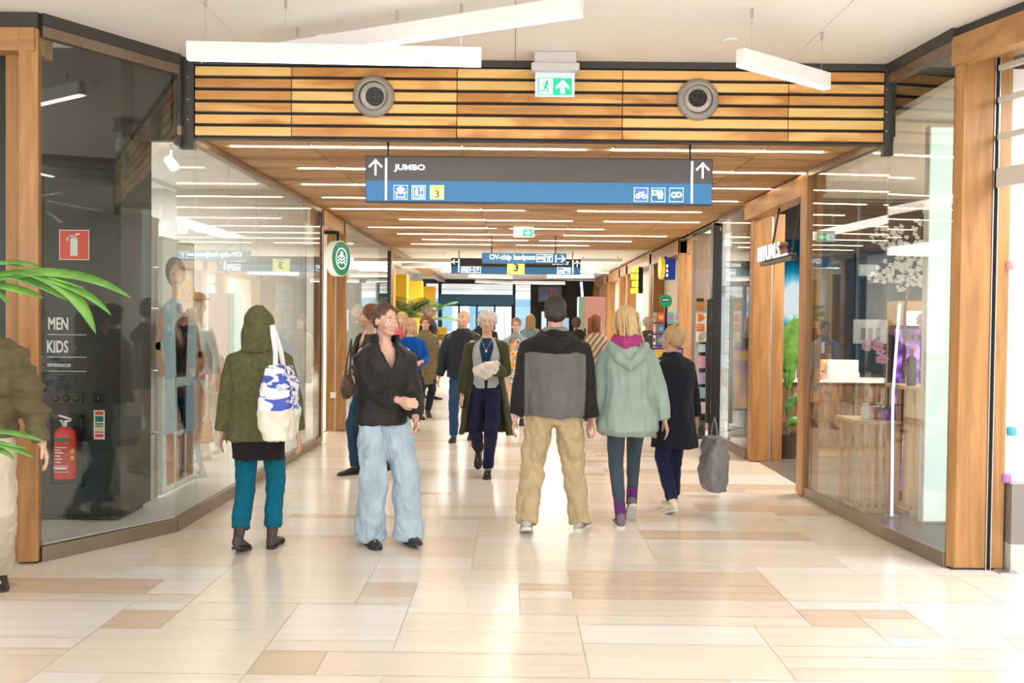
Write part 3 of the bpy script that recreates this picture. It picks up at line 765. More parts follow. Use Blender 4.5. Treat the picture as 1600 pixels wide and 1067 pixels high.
FEM = [(1.04, .150, .115), (1.15, .158, .122), (1.27, .172, .135, -.01), (1.36, .168, .118), (1.42, .125, .09), (1.46, .075, .068)]
MAL = [(1.04, .178, .125), (1.15, .182, .13), (1.27, .192, .135), (1.37, .185, .12), (1.43, .135, .09), (1.47, .08, .07)]
def coat(hem, rx, ry, base, ease=.02): return [(hem, rx, ry)] + [(q[0], q[1] + ease, q[2] + ease) + tuple(q[3:]) for q in base]
def place(px, py_foot): p = fl(px, py_foot); return (p.x, p.y, 0)
def placeY(px, Y): p = at(px, 560, Y); return (p.x, Y, 0)
M_soleb = mat('sole_black', (.03, .03, .03), .7); M_solew = mat('sole_white', (.7, .68, .62), .6)
M_shoeb = mat('shoe_black', (.02, .018, .017), .45)

# --- hooded olive jacket, seen from behind, tote bag on the right arm
x, y, _ = place(403, 858)
p = Person('person from behind in hooded olive jacket, teal trousers and ankle boots with shopping bag', (x, y, 0), PI, 1.62, lean=.05, hands=[(-.30, .02, .80), (.27, -.02, .84)],
           feet=[dict(p=(-.09, -.06, 0)), dict(p=(.10, .13, .03), pitch=.25)])
p.body(); p.hair(hairmat('hair_brown', (.16, .08, .04)), 'short')
p.trousers(cloth('teal_cloth', (.0, .115, .185)), (.092, .072, .064), hem=.13)
p.shoes(mat('boot_brown', (.055, .038, .03), .6), M_soleb, boot=.13, name='boot', sz=1.12)
b = MB(); p.shell(b, [(.66, .185, .145), (.80, .19, .15), (.95, .175, .135)], .0001, .02); b.loft(p.rings([(.86, .17, .13), (.98, .165, .125)]))
me = fuse(b, .008, 4); finish(me, cloth('black_knit', (.012, .012, .013)), None, folds(.008, (16, 16, 4), 4)); p.put('skirt', me)
M_olive = cloth('olive_boucle', (.115, .115, .052), bump=.9, bscale=140, var=.25, vscale=40)
p.top('jacket', M_olive, coat(.80, .235, .175, FEM, .042), (.088, .08, .06), .03, disp=folds(.011, (7, 7, 3), 2), collar=(1.46, .09, .03))
H = p.hd
b = MB(); b.ell(H((0, .03, 1.655)), (.108, .125, .118), 24, 16, 0, p.HR); b.tube([H((0, .04, 1.64)), H((0, .05, 1.56)), p.up(V(0, .04, 1.44))], [.105, .112, .12], 20, flat=.95)
me = fuse(b, .009, 6)
finish(me, M_olive, None, folds(.010, (10, 10, 6), 5)); p.put('hood', me)

def tote(p, i, label, M, drop=.30, w=.34, h=.40, d=.10, strap=.26, off=(0, 0, 0), bulge=.03, Mst=None, sw=.017):
    """a bag that hangs at the side of a person; its own object"""
    c = V(*off); b = MB(); n = 24
    rg = []
    for k in range(9):
        t = k / 8; ww = w / 2 * (.93 + .07 * math.sin(PI * t)); dd = d / 2 * (.35 + .95 * math.sin(PI * min(1, (1 - t) * .62 + .12)))
        rg.append([c + V(dd * math.copysign(abs(math.cos(a)) ** .7, math.cos(a)), ww * math.copysign(abs(math.sin(a)) ** .6, math.sin(a)), -h + h * t + (0 if k else .0)) for a in [2 * PI * q / n for q in range(n)]])
    b.loft(rg); me = fuse(b, .010, 3); finish(me, M, None, folds(.014, (9, 9, 9), 8)); return me
def tote_mat(name, base, ink, scale=9, edge=.55):
    m, t, b = nt(name); b.inputs['Roughness'].default_value = .6
    tc = t.nodes.new('ShaderNodeTexCoord'); mp = t.nodes.new('ShaderNodeMapping'); mp.inputs['Scale'].default_value = (scale * .5, scale * .5, scale * 1.3); mp.inputs['Rotation'].default_value = (.6, .3, 0)
    n = t.nodes.new('ShaderNodeTexNoise'); n.inputs['Scale'].default_value = 1; n.inputs['Detail'].default_value = 2; n.inputs['Distortion'].default_value = 1.2
    r = t.nodes.new('ShaderNodeValToRGB'); r.color_ramp.elements[0].position = edge - .05; r.color_ramp.elements[1].position = edge
    r.color_ramp.elements[0].color = (*ink, 1); r.color_ramp.elements[1].color = (*base, 1)
    sp = t.nodes.new('ShaderNodeSeparateXYZ'); cmp_ = t.nodes.new('ShaderNodeMath'); cmp_.operation = 'GREATER_THAN'; cmp_.inputs[1].default_value = -.27
    mx = t.nodes.new('ShaderNodeMix'); mx.data_type = 'RGBA'; mx.inputs['A'].default_value = (.74, .70, .60, 1)
    for a, c in ((tc.outputs['Object'], mp.inputs[0]), (mp.outputs[0], n.inputs['Vector']), (n.outputs['Fac'], r.inputs[0]), (tc.outputs['Object'], sp.inputs[0]), (sp.outputs['Z'], cmp_.inputs[0]), (cmp_.outputs[0], mx.inputs['Factor']), (r.outputs[0], mx.inputs['B']), (mx.outputs['Result'], b.inputs['Base Color'])): t.links.new(a, c)
    return m
q = at(437, 600, y - .31); top = at(437, 572, y - .31)
t_ = thing('shopping_bag', 'white and blue patterned shopping bag on the arm of person in hooded olive jacket', 'bag', (q.x, y - .31, top.z))
put('bag_body', tote(p, 0, '', tote_mat('blue_white_print', (.78, .80, .84), (.05, .09, .42), 17, .5), h=.46, w=.36, d=.17), t_, False)
b = MB(); zt = .10
for yy in (-.07, .07): b.tube([(0, yy * 1.6, -.03), (-.01, yy, zt * .9), (-.04, yy * .4, zt * 2.2), (-.05, 0, zt * 2.6)], [.016, .015, .015, .015], 8, flat=.3)
put('handle', b.mesh('handle', M_paper), t_, False)

# --- woman in black puffer jacket and light jeans
x, y, _ = place(597, 848)
p = Person('woman in black jacket and wide light blue jeans hurrying past with bent arms', (x, y, 0), .45, 1.66, lean=.05, head=(.25, -.05, .05), skin=M_skin2,
           hands=[(.02, -.30, 1.07), (.16, -.26, .93)], feet=[dict(p=(-.10, -.02, 0)), dict(p=(.17, -.10, .0), pitch=-.15)], curl=(.9, .8))
p.body(); p.face(brow=(.10, .06, .04)); p.hair(hairmat('hair_dark_brown', (.13, .07, .045)), 'bun', vol=1.02)
p.trousers(cloth('light_denim', (.40, .51, .60), var=.14), (.108, .10, .098), hem=.03, flare=.115, fold=.011)
p.shoes(M_shoeb, M_soleb)
M_blk = cloth('black_nylon', (.020, .020, .022), .55, bump=.15)
p.top('jacket', M_blk, coat(.88, .205, .16, FEM, .045), (.092, .085, .052), .10, gap=lambda z: .0001 if z < 1.30 else min(.6, (z - 1.30) * 3.6), th=.05, disp=quilt(.16, .008, .010, 2))
b = MB(); p.shell(b, [(1.38, .115, .10), (1.45, .105, .095), (1.53, .112, .11)], .75, .02); me = fuse(b, .008, 3); finish(me, M_blk, None, folds(.005)); p.put('collar', me)

# --- woman with curly brown hair and dark cardigan, looking aside, brown bag
x, y = placeY(577, 9.6)[:2]
p = Person('woman with wavy brown hair, charcoal cardigan and dark jeans looking at the shop window', (x, y, 0), -.9, 1.69, lean=.02, head=(-.35, .08, 0),
           hands=[(-.10, -.17, 1.06), (.20, -.10, 1.0)], feet=[dict(p=(-.09, -.10, 0)), dict(p=(.10, .12, .03), pitch=.3)])
p.body(); p.face(); p.hair(hairmat('hair_auburn', (.22, .095, .035)), 'curly', vol=1.12, seed=5)
p.trousers(cloth('dark_denim', (.018, .055, .11)), (.092, .07, .055)); p.shoes(M_shoeb, M_soleb)
p.top('cardigan', cloth('charcoal_knit', (.058, .050, .042), bump=.6), coat(.82, .20, .15, FEM, .022), (.075, .065, .05), .12, gap=lambda z: .0001 if z < 1.22 else min(.5, (z - 1.22) * 2.2), th=.03, disp=folds(.010, (12, 12, 4), 3))
q = at(549, 600, y - .22)
t_ = thing('handbag', 'brown leather shoulder bag beside woman in charcoal cardigan', 'bag', (q.x - .03, y - .30, q.z + .1))
b = MB(); b.ell((0, 0, -.13), (.07, .17, .11), 20, 14); b.ell((0, 0, -.09), (.05, .15, .10), 20, 14)
me = fuse(b, .009, 3); finish(me, mat('brown_leather', (.07, .035, .022), .45), None, folds(.008)); put('bag_body', me, t_, False)
b = MB(); b.tube([(0, -.13, -.05), (.02, -.08, .16), (.04, 0, .34), (.02, .1, .16), (0, .13, -.05)], .010, 8, flat=.4); put('strap', b.mesh('strap', MATS['brown_leather']), t_, False)

# --- woman in long dark green coat, white hair (centre)
x, y, _ = place(759, 741)
p = Person('white-haired woman in open long dark green coat walking with small white bag', (x, y, 0), -.03, 1.655, female=True, lean=.03, skin=M_skin2, head=(.05, .03, .0),
           hands=[(-.27, -.04, .80), (.085, -.27, 1.145)], feet=[dict(p=(-.10, .30, .14), pitch=.8), dict(p=(.03, -.16, 0))], curl=(.5, 1.3))
p.body(); p.face(M_steel, (.5, .48, .45)); p.hair(hairmat('hair_white', (.75, .72, .68), .75), 'curly', vol=1.13, seed=2)
M_navy = cloth('navy_cloth', (.014, .016, .055))
p.trousers(M_navy, (.098, .075, .056), hem=.075, fold=.008); p.shoes(M_shoeb, M_soleb)
p.top('top', cloth('blue_jersey', (.012, .045, .13)), FEM, None, disp=folds(.004), solid=True)
p.top('cardigan', cloth('grey_knit', (.43, .46, .49), bump=.5), coat(.93, .165, .13, FEM, .014), None, gap=lambda z: .10 + max(0, z - 1.12) * 1.4, th=.022, disp=folds(.004, (8, 8, 4)))
M_forest = cloth('forest_green_nylon', (.040, .048, .018), .6, bump=.2)
p.top('long_coat', M_forest, [(.43, .30, .24, .03), (.62, .265, .21, .02), (.85, .225, .18, .01)] + [(q[0], q[1] + .036, q[2] + .036) for q in FEM], (.085, .075, .052), .05,
      gap=lambda z: .95 if z < 1.0 else .95 - (z - 1.0) * .35, th=.035, disp=folds(.012, (10, 10, 2.2), 6))
b = MB(); b.tube([p.up(V(-.05, -.105, 1.43)), p.up(V(0, -.145, 1.33)), p.up(V(.05, -.105, 1.43))], .003, 6); b.ell(p.up(V(0, -.15, 1.325)), (.014, .006, .018))
p.put('necklace', b.mesh('necklace', mat('gold', (.8, .55, .2), .3, 1)))
q = p.J['wri1'] * p.k
t_ = thing('paper_bag', 'small white paper bag held by white-haired woman in green coat', 'bag', (x + q.x - .07, y + q.y - .09, q.z - .02))
b = MB(); b.tube([(-.09, 0, .0), (-.03, 0, .0), (.05, 0, .03), (.10, 0, .07)], [.05, .085, .075, .035], 12, round_ends=True, flat=.6, up=(0, 0, 1)); me = fuse(b, .008, 1)
finish(me, mat('crumpled_paper', (.72, .68, .64), .7), None, folds(.012, (22, 22, 22))); put('bag_body', me, t_, False)

# --- man in grey jacket with black yoke and beige trousers, from behind
x, y, _ = place(864, 829)
p = Person('man from behind in grey and black hooded jacket and beige chinos', (x, y, 0), PI, 1.735, female=False, lean=.04, head=(0, .0, 0),
           hands=[(-.30, .0, .80), (.30, .03, .80)], feet=[dict(p=(-.20, -.05, 0), yaw=-.35), dict(p=(.20, .16, .035), pitch=.3)])
p.body(); p.hair(hairmat('hair_near_black', (.05, .038, .03)), 'short', vol=1.03, seed=9)
p.trousers(cloth('beige_chino', (.50, .385, .225)), (.112, .092, .078), hem=.03, fold=.012); p.shoes(mat('trainer_grey', (.42, .41, .39), .6), M_solew, sz=1.12)
M_jg = cloth('jacket_grey', (.15, .145, .14)); M_jb = cloth('jacket_black', (.018, .018, .019))
def pk(c): return 1 if (c.z > 1.335 + .5 * abs(c.x) * 0 + .02 * noise.noise(c * 9) or abs(c.x) > .225) else 0
p.top('jacket', [M_jg, M_jb], [(.86, .215, .16)] + [(q[0], q[1] + .042, q[2] + .04) for q in MAL], (.092, .08, .058), .03, disp=folds(.014, (7, 7, 3.2), 7), pick=pk, collar=(1.47, .10, .02))
p.blob('hood', [('t', [p.up(V(-.13, .06, 1.43)), p.up(V(-.06, .13, 1.40)), p.up(V(0, .15, 1.38)), p.up(V(.06, .13, 1.40)), p.up(V(.13, .06, 1.43))], [.045, .06, .065, .06, .045]),
                ('t', [p.up(V(-.09, 0, 1.47)), p.up(V(0, .085, 1.47)), p.up(V(.09, 0, 1.47))], [.04, .05, .04])], M_jb, disp=folds(.010, (9, 9, 9)))
p.blob('hood_lining', [('t', [p.up(V(-.07, .03, 1.50)), p.up(V(0, .085, 1.49)), p.up(V(.07, .03, 1.50))], [.028, .034, .028])], cloth('grey_lining', (.26, .24, .23)))

# --- woman in mint parka, from behind
x, y, _ = place(977, 823)
p = Person('blonde woman from behind in mint green parka, dark leggings and walking shoes', (x, y, 0), PI, 1.665, lean=.04, head=(.1, .0, .1),
           hands=[(-.31, .02, .82), (.30, .0, .82)], feet=[dict(p=(-.075, -.22, .08), pitch=.75), dict(p=(.04, .02, 0))])
p.body(); p.hair(hairmat('hair_blonde', (.80, .55, .27), .62), 'bob', vol=1.14, length=.25, seed=4)
p.trousers(cloth('slate_leggings', (.052, .078, .098)), (.088, .063, .045), hem=.17, fold=.003, name='leggings')
for i in (0, 1): a, k = p.J['ank%d' % i], p.J['knee%d' % i]; p.put('sock', MB().tube([a.lerp(k, -.06), a.lerp(k, .26)], [.044, .047], 14).mesh('sock', cloth('purple_sock', (.13, .03, .17))))
p.shoes(mat('shoe_grey_mauve', (.16, .13, .14), .6), M_solew, sz=1.05)
M_mint = cloth('mint_cloth', (.285, .375, .32), .75, bump=.2)
p.top('parka', M_mint, [(.735, .20, .155), (.78, .255, .20), (.88, .25, .19)] + [(q[0], q[1] + .052, q[2] + .05) for q in FEM], (.082, .075, .055), .04, disp=folds(.014, (10, 10, 3), 8), collar=(1.45, .11, .03))
p.blob('hood', [('t', [p.up(V(-.12, .07, 1.44)), p.up(V(-.08, .14, 1.36)), p.up(V(0, .16, 1.29)), p.up(V(.08, .14, 1.36)), p.up(V(.12, .07, 1.44))], [.05, .06, .06, .06, .05]),
                ('e', p.up(V(0, .11, 1.38)), (.12, .06, .09))], M_mint, disp=folds(.009, (12, 12, 6), 3))
p.blob('scarf', [('t', [p.up(V(-.10, .02, 1.49)), p.up(V(-.05, .12, 1.485)), p.up(V(.04, .15, 1.47)), p.up(V(.10, .08, 1.49)), p.up(V(.09, -.02, 1.50))], [.035, .05, .05, .045, .035])],
       cloth('magenta_wool', (.40, .045, .20)), disp=folds(.010, (20, 20, 20), 3))

# --- woman in black coat with grey bag, right
x, y, _ = place(1052, 797)
p = Person('person with short fair hair in black coat carrying a grey bag', (x, y, 0), PI + .35, 1.53, lean=.10, head=(.5, .1, 0), hunch=.2,
           hands=[(-.34, -.16, .80), (.25, .05, .80)], feet=[dict(p=(-.10, -.17, .0)), dict(p=(.12, .20, .03), pitch=.3)])
p.body(); p.face(brow=(.3, .2, .12)); p.hair(hairmat('hair_sandy', (.62, .41, .22), .65), 'short', vol=1.10, seed=6)
p.trousers(M_navy, (.09, .07, .055), hem=.09); p.shoes(mat('shoe_cream', (.74, .66, .50), .6), M_solew)
p.top('coat', cloth('black_wool', (.012, .013, .020)), [(.60, .235, .185), (.80, .215, .17)] + [(q[0], q[1] + .035, q[2] + .035) for q in FEM], (.082, .07, .052), .04, disp=folds(.010, (8, 8, 3), 9), collar=(1.47, .085, .03))
q = at(1104, 700, y)
t_ = thing('carrier_bag', 'grey plastic carrier bag hanging from hand of person in black coat', 'bag', (q.x + .05, y - .06, .62), .3)
put('bag_body', tote(p, 0, '', mat('grey_plastic', (.20, .195, .195), .4, bump=.3, bscale=20), h=.44, w=.26, d=.16), t_, False)
b = MB(); b.tube([(0, -.07, -.04), (0, -.03, .10), (-.0, 0, .16), (0, .03, .10), (0, .07, -.04)], .008, 8, flat=.5); put('handle', b.mesh('handle', MATS['grey_plastic']), t_, False)

# --- man in olive jacket at the frame's edge
x, y = placeY(-38, 5.25)[:2]
p = Person('man in olive bomber jacket and beige trousers walking in at the edge', (x, y, 0), .5, 1.72, female=False, lean=.05, head=(.2, 0, 0), skin=M_skin2,
           hands=[(-.26, -.1, .86), (.33, -.10, .86)], feet=[dict(p=(-.12, -.2, 0)), dict(p=(.12, .2, .03), pitch=.3)])
p.body(); p.face(); p.hair(hairmat('hair_brown', (.16, .08, .04)), 'short')
p.trousers(cloth('stone_chino', (.60, .52, .40)), (.11, .09, .075), hem=.03); p.shoes(M_shoeb, M_soleb)
p.top('jacket', cloth('olive_nylon', (.12, .095, .045), .6), coat(.90, .21, .15, MAL, .04), (.10, .085, .05), .02, disp=folds(.018, (6, 6, 14), 3), collar=(1.47, .09, .05))

# --- people further back
def far(label, px, Y, H, rz, top, tcol, hair, hstyle='short', legs=((.02, .025, .04)), female=True, hem=.95, head=(0, 0, 0), hands=None, lean=.03, glasses=None, sl=(.075, .065, .05), ease=.03,
        disp=None, pick=None, cut=.03, vol=1.05, coatx=.2, leg_r=(.092, .07, .056), collar=(1.47, .085, .03), skin=None, feet=None, hlen=.25, hunch=0, gap=0, garment='jacket'):
    x, y = placeY(px, Y)[:2]
    p = Person(label, (x, y, 0), rz, H, voxel=.010, female=female, head=head, hands=hands, lean=lean, skin=skin or M_skin2, feet=feet, hunch=hunch)
    p.body(); p.face(glasses); p.hair(hair, hstyle, vol=vol, seed=int(px), length=hlen)
    p.trousers(cloth('far_trousers_%d' % int(px), legs), leg_r); p.shoes(M_shoeb, M_soleb)
    B = FEM if female else MAL
    p.top(garment, tcol, coat(hem, coatx, coatx * .78, B, ease), sl, cut, disp=disp, pick=pick, collar=collar, gap=gap)
    return p
p = far('blonde woman in bright blue blouse and black trousers holding a phone', 641, 13.4, 1.58, .1, 'blouse', cloth('royal_blue', (.0, .085, .45)), hairmat('hair_blonde_pale', (.80, .60, .36), .7), 'bob',
    legs=(.015, .015, .018), hands=[(-.14, -.25, 1.1), (.16, -.25, 1.08)], sl=(.085, .075, .05), cut=.35, collar=None, hlen=.14, garment='blouse', hem=.92, coatx=.17)
q = p.J['wri1']; ph = MB(); ph.obox((p.root.location.x + q.x * p.k - .05, p.root.location.y + q.y * p.k - .04, q.z * p.k + .05), (.07, .01, .15)); tag(obj('phone', ph, M_black), 'dark phone in hand of blonde woman in blue blouse', 'phone')
far('woman with glasses and auburn hair in quilted khaki coat', 664, 15.2, 1.62, .35, 'coat', cloth('khaki_nylon', (.17, .135, .07), .5), hairmat('hair_auburn', (.22, .095, .035)), 'curly', hem=.58, coatx=.21, disp=quilt(.085, .012, .004), glasses=M_black, head=(-.3, 0, 0), vol=1.08, ease=.04)
far('tall grey-haired man with glasses in dark hooded jacket seen in profile', 668, 19.0, 1.86, 1.35, 'jacket', cloth('dark_grey_nylon', (.035, .033, .035), .6), hairmat('hair_grey', (.45, .42, .4), .7), 'short', female=False, hem=.85, coatx=.21, glasses=M_black, vol=.99, legs=(.02, .02, .025))
far('woman with sunglasses on her blonde hair behind woman in blue', 628, 15.6, 1.68, .2, 'jacket', cloth('rose_cloth', (.55, .12, .16)), hairmat('hair_blonde', (.80, .55, .27), .62), 'bob', vol=1.05)
far('bald man with moustache in navy jacket and blue jeans', 724, 12.4, 1.70, -.1, 'jacket', cloth('navy_nylon', (.014, .018, .032), .5), hairmat('hair_white', (.75, .72, .68), .75), 'bald', female=False, legs=(.02, .065, .16), hem=.84, coatx=.215,
    hands=[(-.33, -.03, .80), (.3, -.1, .82)], ease=.045, sl=(.09, .08, .055), disp=folds(.010), head=(-.25, .12, 0), hunch=.3)
p = far('person in teal cap and dark clothes behind bald man', 754, 16.2, 1.72, .1, 'jacket', cloth('dark_cloth', (.03, .03, .035)), hairmat('hair_dark_brown', (.13, .07, .045)), 'short', female=False)
p.blob('cap', [('e', p.hd((0, .0, 1.69)), (.088, .105, .07)), ('e', p.hd((0, -.10, 1.675)), (.06, .06, .012))], cloth('teal_cap', (.03, .22, .25)))
def floral(name):
    m, t, b = nt(name); tc = t.nodes.new('ShaderNodeTexCoord'); vo = t.nodes.new('ShaderNodeTexNoise'); vo.inputs['Scale'].default_value = 9; vo.inputs['Distortion'].default_value = 1.5; vo.inputs['Detail'].default_value = 1
    r = t.nodes.new('ShaderNodeValToRGB'); r.color_ramp.interpolation = 'CONSTANT'; e = r.color_ramp.elements
    e[0].position = 0; e[0].color = (.75, .08, .06, 1); e[1].position = .36; e[1].color = (.85, .25, .03, 1)
    for pos, c in ((.43, (.85, .55, .04, 1)), (.48, (.75, .72, .65, 1)), (.54, (.03, .30, .45, 1)), (.60, (.75, .72, .65, 1)), (.66, (.05, .12, .35, 1))): k = e.new(pos); k.color = c
    t.links.new(tc.outputs['Object'], vo.inputs['Vector']); t.links.new(vo.outputs['Fac'], r.inputs[0]); t.links.new(r.outputs[0], b.inputs['Base Color']); b.inputs['Roughness'].default_value = .8
    return m
p = far('woman with glasses in colourful patterned dress and denim jacket', 806, 14.2, 1.60, -.05, 'jacket', cloth('pale_denim', (.30, .38, .44)), hairmat('hair_light_brown', (.35, .2, .11)), 'short', hem=.98, coatx=.17, glasses=M_black, gap=.55,
    legs=(.55, .33, .25), leg_r=(.07, .05, .035))
b = MB(); b.loft(p.rings([(.42, .20, .16), (.7, .19, .15), (.95, .17, .125), (1.06, .15, .115), (1.2, .155, .125), (1.32, .165, .12), (1.42, .12, .09)])); me = fuse(b, .012, 3); finish(me, floral('floral_print'), None, folds(.007)); p.put('dress', me)
far('blonde woman in light blue jacket seen from behind by the entrance', 828, 20.5, 1.70, PI, 'jacket', cloth('sky_denim', (.25, .42, .52)), hairmat('hair_blonde', (.80, .55, .27), .62), 'long', hlen=.3, vol=1.1)
p = far('person from behind with black backpack beyond the man in grey jacket', 900, 17.0, 1.63, PI - .3, 'jacket', cloth('black_cloth', (.02, .02, .024)), hairmat('hair_dark_brown', (.13, .07, .045)), 'short')
q = p.root.location
b = MB(); b.ell((0, 0, 0), (.15, .09, .23), 20, 14); b.ell((0, .07, -.07), (.11, .05, .11), 16, 10); me = fuse(b, .012, 3); finish(me, cloth('backpack_cloth', (.02, .02, .022)))
t_ = thing('backpack', 'black backpack on person beyond the man in grey jacket', 'backpack', (q.x + .03, q.y - .30, 1.2)); t_.rotation_euler.z = PI - .3; put('bag_body', me, t_, False)
for sx in (-.08, .08): b = MB(); b.tube([(sx, -.05, .2), (sx, -.12, .24), (sx, -.14, .1), (sx, -.10, -.1)], .012, 8, flat=.4); put('strap', b.mesh('strap', MATS['backpack_cloth']), t_, False)
def plaid(name):
    m, t, b = nt(name); tc = t.nodes.new('ShaderNodeTexCoord'); vo = t.nodes.new('ShaderNodeTexWave'); vo.inputs['Scale'].default_value = 5; vo.inputs['Distortion'].default_value = 1.5; vo.bands_direction = 'DIAGONAL'
    r = t.nodes.new('ShaderNodeValToRGB'); r.color_ramp.elements[0].color = (.12, .07, .05, 1); r.color_ramp.elements[1].color = (.50, .40, .30, 1); r.color_ramp.elements[1].position = .6
    t.links.new(tc.outputs['Object'], vo.inputs['Vector']); t.links.new(vo.outputs['Fac'], r.inputs[0]); t.links.new(r.outputs[0], b.inputs['Base Color']); b.inputs['Roughness'].default_value = .9
    return m
far('red-haired woman in plaid shawl walking away near the pink display', 930, 15.0, 1.66, PI - .9, 'shawl', plaid('plaid_wool'), hairmat('hair_red', (.28, .09, .035)), 'pony', hem=.85, coatx=.2, hlen=.2, garment='shawl', ease=.05, legs=(.02, .02, .03))
far('white-haired man browsing at the postcard stand', 1006, 17.4, 1.66, PI / 2 + .3, 'jacket', cloth('grey_jacket', (.09, .10, .12)), hairmat('hair_white', (.75, .72, .68), .75), 'curly', female=False, hunch=.4, vol=.98, glasses=M_black)

# ================================================================ SIGNS AND LIGHTS
def textfit(name, body, M, w, h, m, parent=None, depth=.003, bold=.0, mirror=False):
    """lettering scaled to a given width and height, its lower left corner at the plane's origin"""
    me = text_mesh(body, 1.0, .001, bold)
    xs_ = [v.co.x for v in me.vertices]; ys_ = [v.co.y for v in me.vertices]; x0, x1, y0, y1 = min(xs_), max(xs_), min(ys_), max(ys_)
    for v in me.vertices:
        v.co.x = (v.co.x - x0) / (x1 - x0) * w; v.co.y = (v.co.y - y0) / (y1 - y0) * h; v.co.z = depth if v.co.z > 0 else 0
        if mirror: v.co.x = w - v.co.x
    me.transform(M); me.materials.clear(); me.materials.append(m)
    return put(name, me, parent)
def T(M, x, y, z=0): return M @ Matrix.Translation((x, y, z))
def arrow(mb, M, cx, cy, s, ang=PI / 2, w=None, mi=0):
    w = w or s * .13; R = T(M, cx, cy) @ Matrix.Rotation(ang, 4, 'Z')
    line_on(mb, R, [(-s * .5, 0), (s * .45, 0)], w, mi=mi); line_on(mb, R, [(s * .05, s * .42), (s * .48, 0), (s * .05, -s * .42)], w, mi=mi)
def frame_on(mb, M, x, y, s, w, mi=0, h=None):
    h = h or s; line_on(mb, M, [(x, y), (x + s, y), (x + s, y + h), (x, y + h), (x, y)], w, mi=mi)
def runner(mb, M, x, y, s, mi=0):
    P = lambda q: [(x + a * s, y + b * s) for a, b in q]
    poly_on(mb, M, circ(x + .56 * s, y + .86 * s, .075 * s, 10), .003, mi)
    line_on(mb, M, P([(.52, .72), (.44, .48)]), s * .15, .003, mi)
    line_on(mb, M, P([(.44, .46), (.60, .32), (.54, .10)]), s * .09, .003, mi); line_on(mb, M, P([(.42, .46), (.36, .26), (.14, .20)]), s * .09, .003, mi)
    line_on(mb, M, P([(.52, .72), (.70, .58), (.80, .66)]), s * .065, .003, mi); line_on(mb, M, P([(.50, .72), (.32, .68), (.22, .52)]), s * .065, .003, mi)

M_sgrey = mat('sign_grey', (.105, .088, .085), .35, emit=.05); M_sblack = mat('sign_black', (.02, .016, .015), .35)
M_sblue = mat('sign_blue', (.02, .14, .32), .3, emit=.5, ecol=(.025, .19, .42)); M_sblue2 = mat('icon_blue', (.08, .16, .75), .3, emit=.5, ecol=(.1, .2, .8))
M_slime = mat('sign_lime', (.75, .85, .25), .3, emit=.75, ecol=(.80, .95, .32)); M_letter = mat('lit_lettering', (.9, 1, 1), .4, emit=1.6, ecol=(.80, .95, 1))
M_ink = mat('olive_ink', (.08, .09, .01), .5)
def hang_sign(name, label, Y, px0, pyt, px1, pyb, rods, ztop, th=.10, face=None):
    a = at(px0, pyt, Y); b = at(px1, pyb, Y); w = b.x - a.x
    zt = at(px0, pyt, Y).z; m_ = 1500 / Y
    zb = at(px0, pyb, Y).z
    t = thing(name, label, 'sign', (a.x + w / 2, Y, zb))
    fr = MB(); fr.box(a.x, b.x, Y, Y + th, zb, zt); obj('housing', fr, M_sblack, t, bevel=.004)
    for r in rods:
        x = at(r, pyt, Y).x; obj('hanging_rod', MB().tube([(x, Y + th / 2, zt), (x, Y + th / 2, ztop)], .009, 8), M_black, t)
    M = plane_at((a.x, Y - .002, zb), (1, 0, 0)); return t, M, w, zt - zb
k = 7.35 / 1500
t, M, w_, h_ = hang_sign('direction_sign', 'long grey and blue hanging direction sign with two upward arrows', 7.35, 571, 243, 1113, 315, (605, 1080), ZC + .02)
g = MB(); rect_on(g, M, .006, h_ * .46, w_ - .006, h_ - .006); obj('grey_face', g, M_sgrey, t)
g = MB(); rect_on(g, M, .006, .006, w_ - .006, h_ * .46); obj('blue_face', g, M_sblue, t)
Mi = T(M, 0, 0, .003)
g = MB(); rect_on(g, Mi, 31 * k, .012, 34 * k, h_ - .02); rect_on(g, Mi, 507 * k, .012, 510 * k, h_ - .02); obj('divider', g, M_letter, t)
for cx in (16, 525): g = MB(); arrow(g, Mi, cx * k, h_ - .088, 22 * k, w=.0135); obj('arrow', g, M_letter, t)
textfit('lettering', 'JUMBO', T(Mi, 45 * k, h_ * .655), 48 * k, .056, M_letter, t, bold=.022)
IC = .024 * k / k
